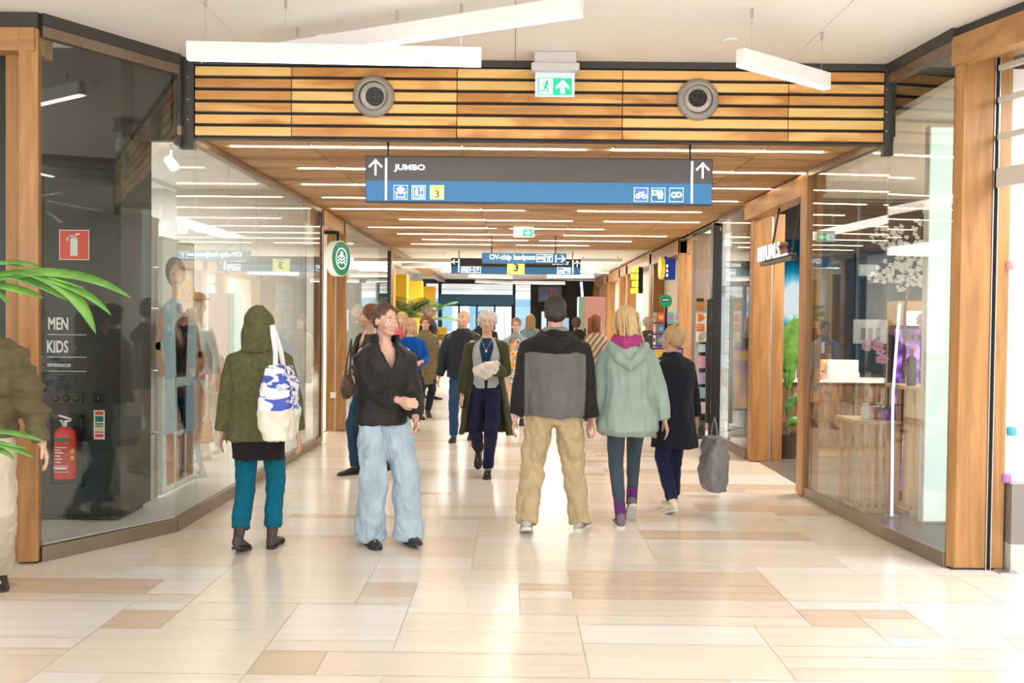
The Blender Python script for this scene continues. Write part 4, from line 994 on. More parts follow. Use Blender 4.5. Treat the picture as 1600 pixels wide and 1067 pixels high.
def icon(px, kind, bg=None, s=21 * k, yy=None, MM=None, par=None, wl=.003, lit=None):
    MM = MM or Mi; yy = yy if yy is not None else .022; par = par or t; L = lit or M_letter
    x = px; g = MB()
    if bg: q = MB(); rect_on(q, MM, x, yy, x + s, yy + s); obj('pictogram_ground', q, bg, par)
    M2 = T(MM, 0, 0, .003)
    if kind != 'plain': frame_on(g, M2, x, yy, s, wl)
    P = lambda q: [(x + a * s, yy + b * s) for a, b in q]
    if kind == 'gift':
        line_on(g, M2, P([(.2, .15), (.2, .45), (.8, .45), (.8, .15), (.2, .15)]), s * .07); line_on(g, M2, P([(.1, .5), (.5, .4), (.9, .5)]), s * .07)
        for a, b in ((.3, .72), (.5, .84), (.7, .72), (.42, .62), (.58, .62)): poly_on(g, M2, circ(x + a * s, yy + b * s, s * .12, 10))
    if kind == 'lift':
        frame_on(g, M2, x + s * .12, yy + s * .12, s * .76, s * .05); rect_on(g, M2, x + .24 * s, yy + .25 * s, x + .46 * s, yy + .62 * s); poly_on(g, M2, circ(x + .35 * s, yy + .73 * s, s * .08, 10))
        arrow(g, M2, x + .66 * s, yy + .66 * s, s * .26, PI / 2, s * .06); arrow(g, M2, x + .66 * s, yy + .32 * s, s * .26, -PI / 2, s * .06)
    if kind == 'bike':
        for a in (.27, .73): line_on(g, M2, circ(x + a * s, yy + .38 * s, s * .15, 14), s * .05)
        line_on(g, M2, P([(.27, .38), (.42, .6), (.62, .6), (.5, .38), (.27, .38)]), s * .05); line_on(g, M2, P([(.73, .38), (.60, .68), (.7, .7)]), s * .05); line_on(g, M2, P([(.36, .66), (.46, .66)]), s * .06)
    if kind == 'pay':
        line_on(g, M2, P([(.12, .8), (.75, .8), (.75, .62)]), s * .08); line_on(g, M2, P([(.12, .8), (.12, .5), (.5, .5)]), s * .08); poly_on(g, M2, P([(.5, .2), (.8, .2), (.88, .6), (.72, .72), (.5, .62), (.42, .45)])); line_on(g, M2, P([(.35, .65), (.55, .65)]), s * .1)
    if kind == 'link':
        line_on(g, M2, circ(x + .32 * s, yy + .5 * s, s * .17, 14), s * .08); line_on(g, M2, circ(x + .68 * s, yy + .52 * s, s * .17, 14), s * .08); line_on(g, M2, P([(.4, .35), (.62, .68)]), s * .09)
    if kind == 'shirt': poly_on(g, M2, P([(.3, .15), (.7, .15), (.66, .62), (.85, .6), (.82, .8), (.18, .8), (.15, .6), (.34, .62)]))
    if kind == 'p': line_on(g, M2, P([(.38, .2), (.38, .78), (.62, .78), (.68, .66), (.62, .52), (.4, .52)]), s * .12)
    if kind == 'out': line_on(g, M2, P([(.3, .2), (.3, .8)]), s * .2); arrow(g, M2, x + .62 * s, yy + .5 * s, s * .4, 0, s * .08)
    if g.v: obj('pictogram', g, L, par)
icon(45 * k, 'gift'); icon(73 * k, 'lift'); icon(101 * k, 'plain', M_slime, 22 * k)
textfit('lettering', '3', T(Mi, 109 * k, .035, .003), 6.5 * k, 11 * k, M_ink, t); textfit('lettering', 'Uitgang', T(Mi, 103 * k, .022 + 16 * k, .003), 18 * k, 4 * k, mat('lime_ink', (.25, .42, .02), .5), t)
icon(419 * k, 'bike', M_sblue2); icon(446 * k, 'pay'); icon(474 * k, 'link')
# OV-chip sign
k2 = 15.4 / 1500
t, M, w_, h_ = hang_sign('charging_point_sign', 'small blue hanging sign with arrow pointing to the card charging point', 15.4, 753, 395, 885, 411, (768, 868), ZC + .02)
g = MB(); rect_on(g, M, .006, .006, w_ - .006, h_ - .006); obj('blue_face', g, M_sblue, t); Mi = T(M, 0, 0, .003)
textfit('lettering', 'OV-chip laadpunt', T(Mi, 12 * k2, h_ * .22), 72 * k2, 10.5 * k2, M_letter, t, bold=.02)
icon(86 * k2, 'link', s=11 * k2, yy=h_ * .2, MM=Mi, par=t, wl=.008); icon(99 * k2, 'shirt', s=11 * k2, yy=h_ * .2, MM=Mi, par=t, wl=.008)
g = MB(); rect_on(g, Mi, 114.5 * k2, .02, 116.2 * k2, h_ - .02); obj('divider', g, M_letter, t); g = MB(); arrow(g, Mi, 124 * k2, h_ / 2, 11 * k2, 0, 1.6 * k2); obj('arrow', g, M_letter, t)
# sign with the number 3
k3 = 19.6 / 1500
t, M, w_, h_ = hang_sign('exit_number_sign', 'long black and blue hanging sign with a lime square numbered 3', 19.6, 705, 403, 907, 427, (717, 895), ZF)
g = MB(); rect_on(g, M, .006, h_ * .45, w_ - .006, h_ - .006); obj('black_face', g, M_sblack, t)
g = MB(); rect_on(g, M, .006, .006, w_ - .006, h_ * .45); obj('blue_face', g, M_sblue, t); Mi = T(M, 0, 0, .003)
g = MB(); rect_on(g, Mi, 11 * k3, .02, 13 * k3, h_ - .02); rect_on(g, Mi, 189 * k3, .02, 191 * k3, h_ - .02); obj('divider', g, M_letter, t)
g = MB(); arrow(g, Mi, 5.5 * k3, h_ * .75, 8 * k3, PI, 1.2 * k3); obj('arrow', g, M_letter, t); g = MB(); arrow(g, Mi, 196.5 * k3, h_ * .7, 9 * k3, PI / 2, 1.2 * k3); obj('arrow', g, M_letter, t)
for px, kd, bg in ((16, 'gift', None), (26.5, 'out', None), (37, 'p', M_sblue2), (166, 'bike', M_sblue2), (177, 'pay', None)): icon(px * k3, kd, bg, 9 * k3, .02, Mi, t, .01)
g = MB(); rect_on(g, T(Mi, 0, 0, .004), 87.5 * k3, -.006, 114.5 * k3, h_ * .85); obj('lime_square', g, M_slime, t)
textfit('lettering', '3', T(Mi, 98 * k3, h_ * .17, .008), 7 * k3, 11.5 * k3, M_ink, t, bold=.02); textfit('lettering', 'Uitgang', T(Mi, 92 * k3, h_ * .70, .008), 17 * k3, 3.2 * k3, M_ink, t)
textfit('lettering', 'BASIC-FIT', T(Mi, 158 * k3, h_ * .62), 26 * k3, 5 * k3, M_letter, t, bold=.03)
# emergency exit signs
def exit_sign(label, Y, x0, x1, yt, yb, ang, ztop, house):
    a = at(x0, yt, Y); b = at(x1, yb, Y); zb = a.z - (yb - yt) * Y / 1500; cx = (a.x + b.x) / 2
    t = thing('emergency_exit_sign', label, 'exit sign', (cx, Y, zb)); w = b.x - a.x; h = a.z - zb
    e = w * .09
    obj('acrylic_panel', MB().box(a.x - e, b.x + e, Y, Y + .012, zb - e * .6, a.z + h * .35), mat('acrylic', (.75, .82, .95), .1, emit=.12, ecol=(.7, .85, 1)), t)
    M = plane_at((a.x, Y - .003, zb), (1, 0, 0)); g = MB(); rect_on(g, M, 0, 0, w, h); obj('green_face', g, M_green, t)
    g = MB(); rect_on(g, T(M, 0, 0, .002), w * .03, h * .04, w * .44, h * .96); obj('white_doorway', g, M_signwhite, t)
    g = MB(); runner(g, T(M, 0, 0, .005), w * .015, h * .03, h * .92, 0); obj('running_figure', g, M_green, t)
    g = MB(); cx2, cy2 = w * .73, h * .5; R = T(M, cx2, cy2, .003) @ Matrix.Rotation(ang, 4, 'Z'); s = h * .42
    poly_on(g, R, [(-s, -s * .3), (s * .05, -s * .3), (s * .05, s * .3), (-s, s * .3)]); poly_on(g, R, [(s, 0), (0, s * .95), (-s * .42, s * .95), (s * .32, 0), (-s * .42, -s * .95), (0, -s * .95)]); obj('arrow', g, M_signwhite, t)
    if house:
        g = MB(); zt = a.z + h * .33; g.box(a.x - .05, b.x + .05, Y - .07, Y + .10, zt, zt + .055); g.box(a.x - .03, b.x + .03, Y - .05, Y + .08, zt + .055, ztop); obj('housing', g, mat('housing_white', (.62, .61, .60), .4), t, bevel=.006)
    else:
        g = MB(); g.box(a.x - .02, b.x + .02, Y - .02, Y + .03, a.z + h * .3, ztop); obj('housing', g, mat('housing_white', (.62, .61, .60), .4), t)
    return t
exit_sign('green emergency exit sign with upward arrow in front of the wooden header', 6.8, 841, 893, 122, 148, PI / 2, ZH - .001, True)
exit_sign('small green emergency exit sign under the slatted ceiling, arrow to the side', 14.0, 805, 832, 358, 369, 0, ZC + .01, False)

# round jet nozzles in the header
M_noz = mat('nozzle_grey', (.34, .31, .28), .45, .2)
for px, py, lab, tilt in ((584, 151, 'round grey air nozzle in the wooden header nearer the clothes shop', (.25, -.97, -.16)), (1090, 156, 'round grey air nozzle in the wooden header nearer the cosmetics shop', (-.12, -.98, .05))):
    c = at(px, py, 6.99); t = thing('air_nozzle', lab, 'air nozzle', (c.x, 6.99, c.z - .15))
    g = MB(); g.lathe((c.x, 6.995, c.z), [(.150, 0), (.152, .012), (.146, .03), (.130, .042), (.118, .046), (.104, .040), (.102, .02), (.102, .0)], 40, 0, (0, -1, 0)); obj('ring', g, M_noz, t, smooth=True)
    n = Vector(tilt).normalized(); g = MB(); g.lathe(Vector((c.x, 7.0, c.z)) + n * .0, [(.101, -.02), (.104, .02), (.098, .045), (.080, .056), (.068, .060), (.066, .045), (.060, .0)], 36, 0, n); obj('swivel_ball', g, mat('nozzle_light', (.46, .43, .39), .4, .2), t, smooth=True)
    g = MB(); g.disc(Vector((c.x, 7.0, c.z)) + n * .035, n, .066, .006, 28); obj('dark_opening', g, mat('fan_dark', (.012, .012, .012), .2, bump=.8, bscale=60), t)

# linear lamps
def lamp(label, a, b, h=.09, wd=.06, cables=(), zc=ZH, group=None):
    a, b = Vector(a), Vector(b); m = (a + b) / 2; t = thing('linear_lamp', label, 'lamp', tuple(m), 0, group); d = b - a; an = math.atan2(d.y, d.x)
    obj('housing', MB().obox(m + Vector((0, 0, h / 2 + .004)), (d.length, wd, h), an), M_lampbody, t, bevel=.002)
    obj('diffuser', MB().obox(m, (d.length - .004, wd * .86, .012), an), M_lamp, t)
    for f in cables:
        q = a.lerp(b, f); g = MB(); g.tube([q + Vector((0, 0, h)), (q.x, q.y, zc)], .0015, 5); g.tube([(q.x, q.y, zc - .05), (q.x, q.y, zc)], .009, 8); obj('suspension_cable', g, M_steel, t)
A0, A1 = at(293, 92, 5.7), at(752, 96, 5.78); A1.z = A0.z
lamp('long white linear lamp hanging below the hall ceiling, level across the view', A0, A1, .095, .06, (.06, .33, .93))
B0, B1 = at(423, 97, 6.36), at(908, 27, 5.36); B0.z = B1.z = 3.25
lamp('long white linear lamp crossing behind the level lamp at an angle', B0, B1, .10, .06, (.1, .45, .97))
C0, C1 = at(1156, 102, 5.75), at(1292, 131, 6.3); C1.z = C0.z
lamp('short white linear lamp pointing at the cosmetics shop corner', C0, C1, .095, .06, (.12, .93))
for i, (x0, x1, y, Y, s) in enumerate(((584, 705, 409, 20.5, 0), (628, 702, 417, 22.5, 0), (732, 800, 433, 27, .5), (743, 802, 441, 30, .8), (800, 883, 443, 29, 0), (855, 928, 434, 24.5, -.5), (905, 972, 409, 21.0, 0), (690, 760, 425, 25.5, -.4), (880, 950, 424, 23, .6))):
    a, b = at(x0, y, Y), at(x1, y, Y + s); a.z = b.z = min(a.z, 2.86)
    lamp('white linear lamp hanging in the far hall ' + ('before the number 3 sign', 'beside the yellow bays', 'near the entrance doors, slanting', 'above the entrance doors, slanting', 'just before the dark far wall', 'slanting towards the shop fronts', 'in line with the timber portals', 'turned across the hall middle', 'turned by the shop portals')[i], a, b, .08, .08, (.1, .9), ZF - .002, 'linear lamps in the far hall')
t = thing('smoke_detector', 'round white smoke detector on the hall ceiling above the long lamps', 'smoke detector', (0, 0, 0)); c = at(506, 61, 6.45); g = MB(); g.lathe((c.x, 6.45, ZH - .03), [(.03, 0), (.05, .008), (.055, .03)], 24); t.location = (c.x, 6.45, ZH - .03); obj('cover', g, M_paper, t, smooth=True)
c = at(1141, 60, 6.45); tag(obj('ceiling_vent', MB().disc((c.x, 6.45, ZH - .012), (0, 0, 1), .05, .012, 24), M_paper), 'small round white vent cover on the hall ceiling above the short lamp', 'vent')

# ================================================================ CLOTHES SHOP, LEFT
M_dwall = mat('charcoal_wall', (.022, .023, .023), .55, var=.15, vscale=2)
g = MB(); g.box(-4.6, -2.79, 6.78, 7.35, .14, 3.45); g.box(-4.6, -2.83, 6.82, 7.3, .10, .14)
pil = thing('shop_pillar', 'charcoal pillar with lettering and fire extinguisher niche behind the glass', 'pillar', (-3.2, 6.9, .1)); obj('pillar_body', g, M_dwall, pil, bevel=.004)
YP = 6.78
def onp(px, py): q = at(px, py, YP); return q
for s_, x0, x1, yb, yt, bd in (('MEN', 76, 107, 515, 496, .02), ('KIDS', 74, 107, 551, 532, .02), ('WEFASHION.COM', 74, 111, 573, 568, .02)):
    a, b = onp(x0, yb), onp(x1, yt); textfit('lettering', s_, plane_at((a.x, YP - .003, a.z), (1, 0, 0)), b.x - a.x, b.z - a.z, M_paper, pil, .003, bd)
for y in (523, 558, 580): a, b = onp(74, y), onp(135, y); obj('rule_line', MB().box(a.x, b.x, YP - .003, YP, a.z, a.z + .004), M_paper, pil)
a, b = onp(93, 406), onp(140, 362)
t = thing('extinguisher_sign', 'square red sign with white fire extinguisher symbol on charcoal pillar', 'sign', (a.x, YP, a.z)); M = plane_at((a.x, YP - .004, a.z), (1, 0, 0)); w = b.x - a.x
g = MB(); rect_on(g, M, 0, 0, w, w); obj('white_border', g, M_paper, t); g = MB(); rect_on(g, T(M, 0, 0, .002), .006, .006, w - .006, w - .006); obj('red_face', g, mat('sign_red', (.80, .05, .02), .4), t)
g = MB(); Mz = T(M, 0, 0, .004); s = w; poly_on(g, Mz, [(.38 * s, .14 * s), (.62 * s, .14 * s), (.62 * s, .68 * s), (.56 * s, .76 * s), (.44 * s, .76 * s), (.38 * s, .68 * s)]); line_on(g, Mz, [(.5 * s, .76 * s), (.5 * s, .84 * s), (.66 * s, .86 * s)], s * .06); line_on(g, Mz, [(.5 * s, .82 * s), (.32 * s, .78 * s), (.27 * s, .66 * s)], s * .05); obj('symbol', g, M_paper, t)
for xs_, lab in (((88, 104, 120), 'row of three round black buttons above the extinguisher niche'), ((152,), 'single round black button beside the extinguisher niche')):
    a, b = onp(xs_[0] - 9, 630), onp(xs_[-1] + 9, 614); t = thing('push_button_panel', lab, 'button', (a.x, YP, a.z)); obj('plate', MB().box(a.x, b.x, YP - .012, YP, a.z, b.z), M_black, t, bevel=.003)
    for x in xs_: c = onp(x, 622); obj('button', MB().lathe((c.x, YP - .012, c.z), [(.027, 0), (.027, .008), (.02, .016), (.006, .019)], 20, 0, (0, -1, 0)), M_black, t, smooth=True)
a, b = onp(79, 759), onp(131, 648)
t = thing('extinguisher_cabinet', 'black framed niche holding the fire extinguisher on charcoal pillar', 'cabinet', (a.x, YP, a.z))
g = MB(); fw = .014
g.box(a.x, a.x + fw, YP - .03, YP, a.z, b.z); g.box(b.x - fw, b.x, YP - .03, YP, a.z, b.z); g.box(a.x, b.x, YP - .03, YP, b.z - fw, b.z); g.box(a.x, b.x, YP - .03, YP, a.z, a.z + fw); obj('frame', g, M_black, t)
obj('back_panel', MB().box(a.x + fw, b.x - fw, YP - .006, YP - .001, a.z + fw, b.z - fw), M_matblack, t)
c = onp(111, 746); R = .072; z0 = c.z + .01; ytop = onp(111, 664).z
t = thing('fire_extinguisher', 'red fire extinguisher with green and white label in black niche', 'fire extinguisher', (c.x, YP - .09, z0)); H_ = ytop - z0 - .0; Y_ = YP - .09
obj('cylinder', MB().lathe((c.x, Y_, z0), [(.066, 0), (R, .012), (R, H_ - .06), (.062, H_ - .03), (.038, H_ - .008), (.02, H_)], 32), M_red, t, smooth=True)
g = MB(); g.lathe((c.x, Y_, z0 + H_), [(.02, 0), (.02, .02), (.026, .022), (.026, .045), (.012, .05)], 16); g.obox((c.x + .01, Y_ - .01, z0 + H_ + .065), (.09, .022, .012), Matrix.Rotation(.3, 3, 'Y')); g.obox((c.x + .01, Y_ - .01, z0 + H_ + .04), (.08, .02, .01)); obj('valve', g, M_steel, t)
obj('hose', MB().tube([(c.x - .02, Y_, z0 + H_ + .03), (c.x - .085, Y_, z0 + H_ + .01), (c.x - .10, Y_, z0 + H_ * .6), (c.x - .095, Y_, z0 + .10)], .008, 8), M_black, t, smooth=True)
def wrap(z_a, z_b, a0, a1, m, nm='label_panel', e=.0012, n=12):
    g = MB(); r = R + e; pa = [(-PI / 2 + a0 + (a1 - a0) * i / n) for i in range(n + 1)]
    g.add([(c.x + r * math.cos(q), Y_ + r * math.sin(q), z) for q in pa for z in (z_a, z_b)], [(2 * i, 2 * i + 2, 2 * i + 3, 2 * i + 1) for i in range(n)]); obj(nm, g, m, t, smooth='all')
wrap(z0 + H_ * .72, z0 + H_ * .80, -1.2, .9, mat('label_green', (.02, .16, .10), .4)); wrap(z0 + H_ * .12, z0 + H_ * .66, -1.1, .8, mat('label_red', (.55, .03, .03), .45), 'text_label')
for q, l in ((.62, 1), (.57, .6), (.52, .75), (.46, .5), (.40, .7), (.34, .55)): wrap(z0 + H_ * q - .005, z0 + H_ * q + .002, -.6, -.6 + 1.2 * l, M_paper, 'printed_line', .002)
for q in (.26, .14): wrap(z0 + H_ * q, z0 + H_ * q + .004, -1.05, .75, M_paper, 'printed_line', .002); 
wrap(z0 + H_ * .20, z0 + H_ * .24, -.9, .6, M_paper, 'printed_line', .002)
for q in (.58, .45): wrap(z0 + H_ * q - .03, z0 + H_ * q, .95, 1.3, mat('label_yellow', (.8, .6, .02), .5), 'yellow_mark', .002)
a, b = onp(147, 686), onp(164, 641)
t = thing('instruction_label', 'narrow white instruction label with green and red panels below the single button', 'label', (a.x, YP, a.z)); M = plane_at((a.x, YP - .003, a.z), (1, 0, 0)); w, h = b.x - a.x, b.z - a.z
g = MB(); rect_on(g, M, 0, 0, w, h); obj('label_sheet', g, M_paper, t)
for y0, y1, m in ((.84, .96, 'sign_red'), (.60, .80, 'signal_green'), (.50, .56, 'signal_green'), (.42, .47, 'signal_green'), (.32, .38, 'label_yellow'), (.22, .28, 'sign_red'), (.07, .18, 'sign_red')):
    g = MB(); rect_on(g, T(M, 0, 0, .002), w * .12, h * y0, w * .88, h * y1, .001); obj('printed_panel', g, mat('label_green', (.02, .16, .10)) if 'green' in m else MATS[m], t)
# stack of cream boxes and the big poster
M_box = mat('cream_card', (.62, .53, .49), .7)
for i, (z0, z1) in enumerate(((.10, .62), (.63, 1.12), (1.13, 1.62), (1.63, 1.95), (1.96, 2.35))):
    g = MB(); g.box(-2.99 - .01 * (i % 2), -2.885, 7.42, 7.75, z0, z1); g.box(-2.995, -2.88, 7.415, 7.755, z1 - .03, z1 - .002)
    tag(obj('storage_box', g, M_box, bevel=.003), 'tall cream box beside charcoal pillar, ' + ('lowest of its stack', 'second from the floor', 'middle of its stack', 'second from the top', 'topmost of its stack')[i], 'box', 'cream boxes stacked beside the charcoal pillar')
t = thing('fashion_poster', 'tall window poster showing people in light blue denim clothes', 'poster', (-2.84, 8.0, .1))
obj('board', MB().box(-2.86, -2.83, 7.68, 8.45, .12, 2.2), mat('poster_edge', (.70, .74, .74), .5), t)
M = plane_at((-2.829, 7.68, .12), (0, 1, 0)); g = MB(); rect_on(g, M, .02, .02, .75, 2.06, .001, 0)
def fig(g, x, sc, mts):
    M2 = T(M, x, .05, .001) @ Matrix.Diagonal((sc * 1.9, sc, 1, 1))
    skin_, top_, bot_, hair_ = mts
    for s in (-1, 1): line_on(g, M2, [(.05 * s, .05), (.06 * s, .75)], .085, .001, skin_); line_on(g, T(M2, 0, 0, .001), [(.06 * s, .45), (.055 * s, .85)], .12, .001, bot_)
    for s in (-1, 1): line_on(g, T(M2, 0, 0, .0005), [(.13 * s, 1.3), (.19 * s, 1.05), (.14 * s, .85)], .055, .001, skin_)
    poly_on(g, T(M2, 0, 0, .002), [(-.12, .8), (.12, .8), (.15, 1.33), (.05, 1.4), (-.05, 1.4), (-.15, 1.33)], .001, top_)
    line_on(g, T(M2, 0, 0, .001), [(0, 1.38), (0, 1.5)], .07, .001, skin_); poly_on(g, T(M2, 0, 0, .0015), circ(0, 1.60, .115, 16), .001, hair_); poly_on(g, T(M2, 0, 0, .003), [(a_ * .8, b_) for a_, b_ in circ(0, 1.57, .09, 16)], .001, skin_)
    for s in (-1, 1): poly_on(g, T(M2, 0, 0, .0045), circ(.028 * s, 1.585, .009, 8), .0005, 4)
    line_on(g, T(M2, 0, 0, .0045), [(-.02, 1.525), (0, 1.518), (.02, 1.525)], .008, .0005, 4)
fig(g, .30, 1.1, (1, 2, 3, 4)); fig(g, .56, 1.0, (1, 3, 2, 5))
obj('printed_picture', g, [mat('poster_white', (.82, .84, .86), .5), mat('poster_skin', (.55, .30, .2), .5), mat('poster_denim', (.30, .45, .62), .5), mat('poster_blue', (.45, .62, .75), .5), mat('poster_dark', (.05, .03, .03), .5), mat('poster_yellow', (.8, .6, .1), .5)], t)

M_man = mat('mannequin_shell', (.66, .70, .64), .35)
def mannequin(label, px, Y, H, rz, hairm=None, hat=None, dress=None, dcol=None, z=.1, voxel=.009, cls=None, hstyle='bob'):
    q = at(px, 600, Y); p = Person(label, (q.x, Y, z), rz, H, 'mannequin', None, voxel, True, M_man, lean=0, cat='mannequin', feet=[dict(p=(-.10, -.03, 0)), dict(p=(.10, .04, 0))], hands=[(-.25, -.05, .86), (.25, -.02, .86)])
    p.body(); p.b.data.materials[1] = M_man
    if hairm: p.hair(hairm, hstyle, vol=1.1, length=.22)
    p.shoes(mat('canvas_white', (.80, .80, .77), .7), M_solew)
    if hat: p.blob('hat', [('e', p.hd((0, .0, 1.735)), (.14, .15, .012)), ('e', p.hd((0, .01, 1.75)), (.08, .09, .06))], hat)
    return p
p = mannequin('child mannequin with orange bob hair and sleeveless peach dress', 305, 8.75, 1.16, -.5, hairmat('hair_orange', (.85, .28, .07), .7))
b = MB(); b.loft(p.rings([(.48, .27, .22), (.75, .22, .18), (1.0, .16, .125), (1.1, .14, .11), (1.25, .15, .115), (1.38, .135, .10), (1.44, .07, .07)])); me = fuse(b, .012, 3)
M_peach = cloth('peach_cloth', (.80, .44, .30), .8); finish(me, M_peach, None, folds(.014, (16, 16, 3), 2)); p.put('dress', me)
for i in (0, 1): p.blob('puff_sleeve', [('e', p.J['sho%d' % i], (.065, .065, .06))], M_peach, disp=folds(.008, (20, 20, 20)))
p = mannequin('child mannequin in white blouse and denim skirt beside the poster', 284, 9.2, 1.22, -.3, None)
b = MB(); b.loft(p.rings([(.74, .185, .14), (.9, .175, .13), (1.02, .15, .115)])); me = fuse(b, .012, 2); finish(me, cloth('mid_denim', (.16, .25, .36)), None, folds(.008)); p.put('denim_skirt', me)
p.top('blouse', cloth('white_cotton', (.74, .72, .68)), coat(.98, .165, .125, FEM, .012), (.07, .062, .05), .3, collar=None)
p = mannequin('adult mannequin in sun hat and white dress further inside the clothes shop', 308, 9.8, 1.66, -.4, None, cloth('straw_brown', (.20, .12, .08)))
b = MB(); b.loft(p.rings([(.48, .24, .19), (.75, .20, .16), (1.0, .16, .12), (1.25, .16, .12), (1.38, .14, .10), (1.44, .08, .07)])); me = fuse(b, .012, 3); finish(me, cloth('white_cotton', (.74, .72, .68)), None, folds(.012, (16, 16, 3), 2)); p.put('dress', me)
p = mannequin('bare-headed child mannequin in floral shirt by the shop window', 328, 10.3, 1.3, -.2, None)
b = MB(); b.loft(p.rings([(.84, .175, .135), (1.0, .165, .125), (1.25, .16, .12), (1.38, .14, .10), (1.44, .08, .07)])); me = fuse(b, .012, 3); finish(me, floral('floral_shirt')); p.put('shirt', me)
# track spotlights in the clothes shop
tr = MB(); tr.box(-4.2, -4.16, 7.6, 11.8, 3.10, 3.15); tag(obj('light_track', tr, M_paper), 'white spotlight track on the clothes shop ceiling', 'light track')
for i, (x, y, z) in enumerate(((-4.18, 8.2, 2.95), (-4.18, 9.4, 2.95), (-4.18, 10.6, 2.95), (-3.2, 8.9, 2.95))):
    t = thing('spotlight', ('white spotlight on the clothes shop track, one of three', 'white spotlight on the clothes shop track, one of three', 'white spotlight on the clothes shop track, one of three', 'single white spotlight on clothes shop ceiling near the glass')[i], 'spotlight', (x, y, 3.1), 0, 'spotlights on the clothes shop track' if i < 3 else None)
    obj('stem', MB().tube([(x, y, 3.10 if i < 3 else 3.15), (x, y, 3.0)], .012, 8), M_paper, t); d = Vector((.6, -.5, -.6)).normalized(); c0 = Vector((x, y, 2.98))
    obj('lamp_head', MB().lathe(c0, [(.03, -.08), (.045, -.06), (.05, .06), (.045, .07)], 20, 0, d), M_paper, t, smooth=True); obj('lens', MB().disc(c0 + d * .066, d, .042, .006, 20), mat('spot_lens', (1, 1, 1), emit=25, ecol=(1, .97, .9)), t)
# shelves with folded clothes and a rail on the back wall
t = thing('shelf_unit', 'white shelf unit along the back wall of the clothes shop', 'shelf', (-7.2, 9.5, .1)); g = MB()
for z in (.5, .9, 1.3, 1.7, 2.1): obj('shelf', MB().box(-7.48, -7.1, 7.6, 11.4, z, z + .03), M_white, t)
for y in (7.6, 8.86, 10.12, 11.38): obj('upright', MB().box(-7.48, -7.1, y, y + .03, .1, 2.5), M_white, t)
rn = random.Random(3); CC = [(.5, .5, .52), (.75, .7, .62), (.2, .28, .42), (.6, .3, .25), (.8, .8, .78), (.35, .42, .3)]
for z in (.533, .933, 1.333, 1.733):
    for y in (8.0, 8.45, 9.2, 9.7, 10.4, 10.9):
        g = MB(); n = rn.choice([2, 3, 4]); ci = rn.randrange(6)
        for q in range(n): g.box(-7.45, -7.15, y, y + .28, z + q * .05, z + q * .05 + .045)
        tag(obj('folded_garment', g, mat('garment_%d' % ci, CC[ci], .9), bevel=.01), 'neat pile of folded garments on the white shelf unit', 'folded clothes', 'folded garments on the clothes shop shelves')
t = thing('clothes_rail', 'steel clothes rail in the middle of the clothes shop', 'clothes rail', (-5.2, 9.6, .1)); g = MB()
obj('rail_frame', g.tube([(-5.2, 8.6, .1), (-5.2, 8.6, 1.5), (-5.2, 10.6, 1.5), (-5.2, 10.6, .1)], .015, 8), M_steel, t)
for k_ in range(14):
    y = 8.8 + k_ * .125; ci = rn.randrange(6); g = MB(); g.loft([[(-5.2 + a_ * s_, y + b_ * .035, z) for a_, b_ in ((-1, -1), (1, -1), (1, 1), (-1, 1))] for z, s_ in ((.72, .22), (1.1, .2), (1.33, .19), (1.42, .05))]); g.tube([(-5.2, y, 1.42), (-5.2, y, 1.484)], .004, 5)
    tag(obj('hanging_garment', g, mat('garment_%d' % ci, CC[ci], .9)), 'garment hanging on the steel clothes rail', 'garment', 'garments on the clothes rail')

# ================================================================ CAFE SIGN, LEFT
t = thing('cafe_sign', 'round green and white illuminated sign hanging at the cafe entrance', 'sign', (-2.5, 12.75, 2.1))
c = at(528, 404, 12.75); n = Vector((.93, -.36, 0)).normalized(); c = Vector((c.x, 12.75, c.z))
M_cg = mat('cafe_green', (.0, .20, .10), .3, emit=.25, ecol=(0, .35, .18))
obj('drum', MB().disc(c - n * .05, n, .235, .10, 40), mat('sign_rim_white', (.8, .85, .83), .3, emit=.3, ecol=(.8, 1, .9)), t)
obj('green_disc', MB().disc(c + n * .05, n, .225, .006, 40), M_cg, t); M = plane_at(c + n * .057, (.36, .93, 0)); g = MB()
line_on(g, M, circ(0, 0, .135, 30), .012, .002)
for dy in (-.07, -.03, .01): line_on(g, M, [(-.09, dy), (-.045, dy + .03), (0, dy + .005), (.045, dy + .03), (.09, dy)], .012, .002)
poly_on(g, M, circ(0, .065, .03, 14), .002); obj('white_emblem', g, M_signwhite, t)
g = MB(); g.box(c.x - .02, c.x + .02, 12.73, 12.77, c.z + .23, c.z + .34); g.box(-2.55, c.x + .02, 12.72, 12.78, c.z + .32, c.z + .36); obj('bracket', g, M_black, t)
c = at(521, 617, 13.3); t = thing('wall_switch', 'small white switch box on the timber post by the cafe', 'switch', (c.x, 13.29, c.z)); obj('plate', MB().box(c.x - .04, c.x + .04, 13.275, 13.3, c.z - .04, c.z + .04), M_paper, t, bevel=.004); obj('rocker', MB().box(c.x - .015, c.x + .015, 13.268, 13.276, c.z - .02, c.z + .02), M_white, t)
